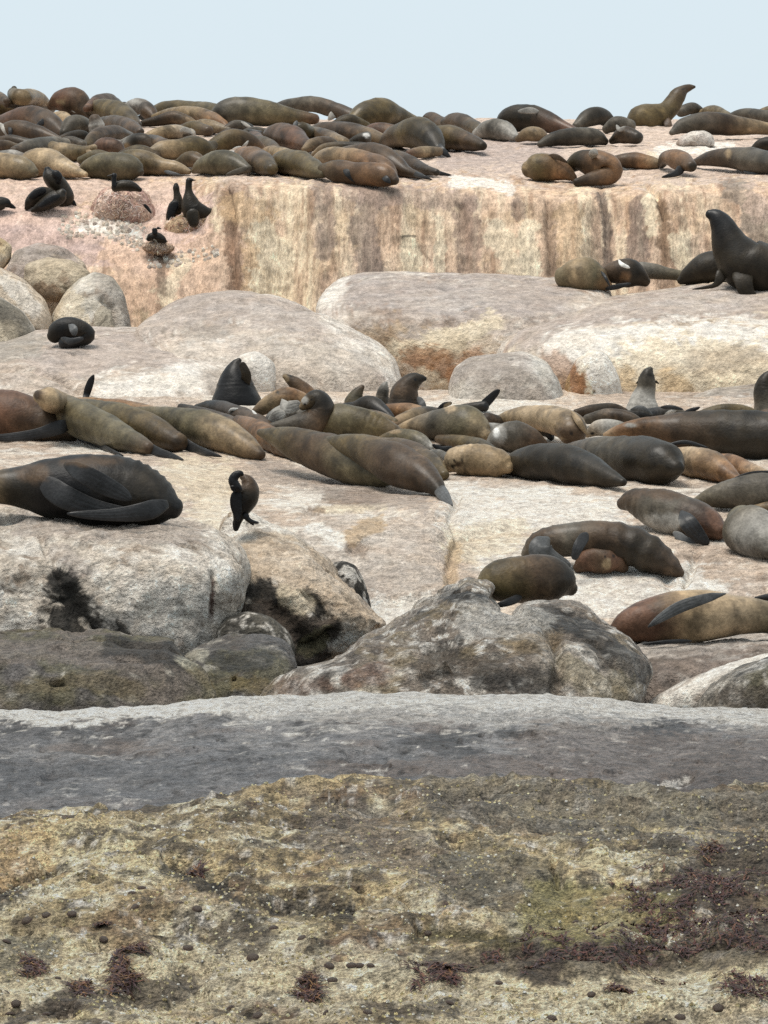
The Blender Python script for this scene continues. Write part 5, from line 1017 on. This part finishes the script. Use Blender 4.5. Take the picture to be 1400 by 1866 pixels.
for (u_, v_, r_) in LIMPETS:
    i0 = pick_at(u_, v_); n_ = Vector(FNu[i0])
    o = bpy.data.objects.new('limpet', LM); scene.collection.objects.link(o)
    s_ = r_ * FD[i0] / F
    o.location = Vector(FP[i0]) + n_ * s_ * 0.1
    o.rotation_euler = (n_.to_track_quat('Z', 'Y') @ Vector((0, 0, 1)).to_track_quat('Z', 'Y')).to_euler()
    o.scale = (s_ * 0.85, s_ * 0.85, s_ * 0.6)
    o['label'] = 'small dark limpet stuck to the yellowish barnacled rock'; o['category'] = 'limpet'; o['group'] = 'limpets on the yellowish rock'

# barnacle crust: thousands of tiny cones on the near rock
def crust(name, idx, P, Nu, smin, smax, cols, seed, label, mat, cup=0.3):
    r = np.random.default_rng(seed); n = len(idx); k = 6
    c = P[idx]; nn = Nu[idx]
    t = np.cross(nn, r.normal(size=(n, 3))); t /= np.linalg.norm(t, axis=1, keepdims=True); b2 = np.cross(nn, t)
    s = r.uniform(smin, smax, n) ** 1.0
    V = []
    for (rad, h) in ((1.0, -0.2), (0.55, 0.75)):
        for a in range(k):
            an = 2 * np.pi * a / k
            V.append(c + (s * rad)[:, None] * (math.cos(an) * t + math.sin(an) * b2) + (s * h)[:, None] * nn)
    V.append(c + (s * 0.45)[:, None] * nn)
    V = np.stack(V, 1); m = V.shape[1]
    base = np.arange(n)[:, None] * m
    q = np.concatenate([base + np.array([[a, (a + 1) % k, (a + 1) % k + k, a + k]]) for a in range(k)])
    tr = np.concatenate([base + np.array([[a + k, (a + 1) % k + k, 2 * k]]) for a in range(k)])
    cc = np.array(cols)[r.integers(0, len(cols), n)] * r.uniform(0.75, 1.2, (n, 1))
    C = np.repeat(cc, m, 0); C.reshape(n, m, 3)[:, 2 * k] *= cup
    me = make_mesh(name, V.reshape(-1, 3), q, tr, C, c.mean(0))
    put(name, me, mat, tuple(c.mean(0)), kind='stuff', label=label, category='barnacles')
dens = fbm(FP, (1.6, 1.6, 3), 3, 0.5, 555)
cand = np.where(inview & (dens > -0.12))[0]
crust('barnacles', rng.choice(cand, 9000), FP, FNu, 0.003, 0.010, [(0.66, 0.58, 0.36), (0.80, 0.74, 0.60), (0.55, 0.47, 0.25), (0.5, 0.43, 0.28)], 777, 'crust of tiny cream and yellow barnacles over the near rock', MAT_NEAR)
# seaweed belt
def belt(name, strokes, count, seed, label, cols, lens=(0.02, 0.06), kind='stuff', thing=False):
    r = np.random.default_rng(seed)
    nz = fbm(FP, 3.0, 3, 0.6, seed); nz2 = fbm(FP, 14.0, 2, 0.6, seed + 1)
    m = np.zeros(len(FP), bool)
    for pts, w in strokes:
        m |= (seg_dist(FU, FV, pts) + 1.7 * w * nz + 1.5 * w * nz2) < w * 0.9
    idx = r.choice(np.where(m)[0], count)
    cc = np.array(cols)[r.integers(0, len(cols), count)] * r.uniform(0.5, 1.5, (count, 1))
    P, Q, C = strands(FP[idx], FNu[idx], r.uniform(*lens, count), r.uniform(0.002, 0.0055, count), cc, seed)
    org = FP[idx].mean(0)
    me = make_mesh(name, P, Q, None, C, org)
    if thing:
        put(name, me, MAT_WEED, tuple(org), kind='stuff', label=label, category='seaweed', group='seaweed clumps on the near rock')
    else:
        put(name, me, MAT_WEED, tuple(org), kind='stuff', label=label, category='seaweed')
WC = [(0.070, 0.028, 0.024), (0.042, 0.022, 0.020), (0.10, 0.048, 0.030), (0.06, 0.038, 0.042)]
belt('seaweed', [([(960, 1745), (1150, 1738), (1420, 1715)], 30), ([(1210, 1650), (1330, 1615), (1430, 1590)], 42), ([(760, 1775), (900, 1750), (1000, 1745)], 17), ([(1250, 1690), (1420, 1680)], 20), ([(1330, 1800), (1430, 1800)], 12)], 6000, 811, 'belt of dark red seaweed across the right of the near rock', WC)
for k_, (lab, u_, v_, w_, n_) in enumerate([('large brown seaweed clump at the lower left of the near rock', 228, 1770, 34, 520), ('dark seaweed tuft at the bottom, left of centre', 566, 1812, 22, 240), ('small purple seaweed tuft above the large brown clump', 186, 1688, 14, 110),
        ('dark seaweed tuft at the lower left edge', 60, 1764, 13, 90), ('seaweed tuft on the right above the belt', 1300, 1548, 14, 90), ('seaweed tuft by the dark crack at left', 358, 1590, 15, 110), ('small seaweed tuft in front of the belt', 810, 1778, 18, 120), ('reddish seaweed scrap near the bottom right', 1130, 1802, 20, 140), ('seaweed patch beside the large brown clump', 150, 1795, 18, 120)]):
    belt('seaweed_clump', [([(u_, v_)], w_)], int(n_ * 2.2), 900 + k_, lab, WC + [(0.16, 0.09, 0.04)], (0.025, 0.075), thing=True)
# white shell litter and pebbles on the nest slope
CU, CV, CD = pixel_of(CP); CNu = np.where((CN[:, 1] > 0)[:, None] & (CN[:, 2] < 0)[:, None], -CN, CN)
pm = np.where((seg_dist(CU, CV, [(130, 410), (200, 410), (250, 432)]) < 24) | (seg_dist(CU, CV, [(280, 480), (390, 460)]) < 12))[0]
crust('guano_pebbles', rng.choice(pm, 260), CP, CNu, 0.012, 0.04, [(0.78, 0.72, 0.64), (0.66, 0.55, 0.48), (0.7, 0.6, 0.5)], 779, 'white guano covered pebbles strewn on the nest slope', MAT_FAR, 1.0)
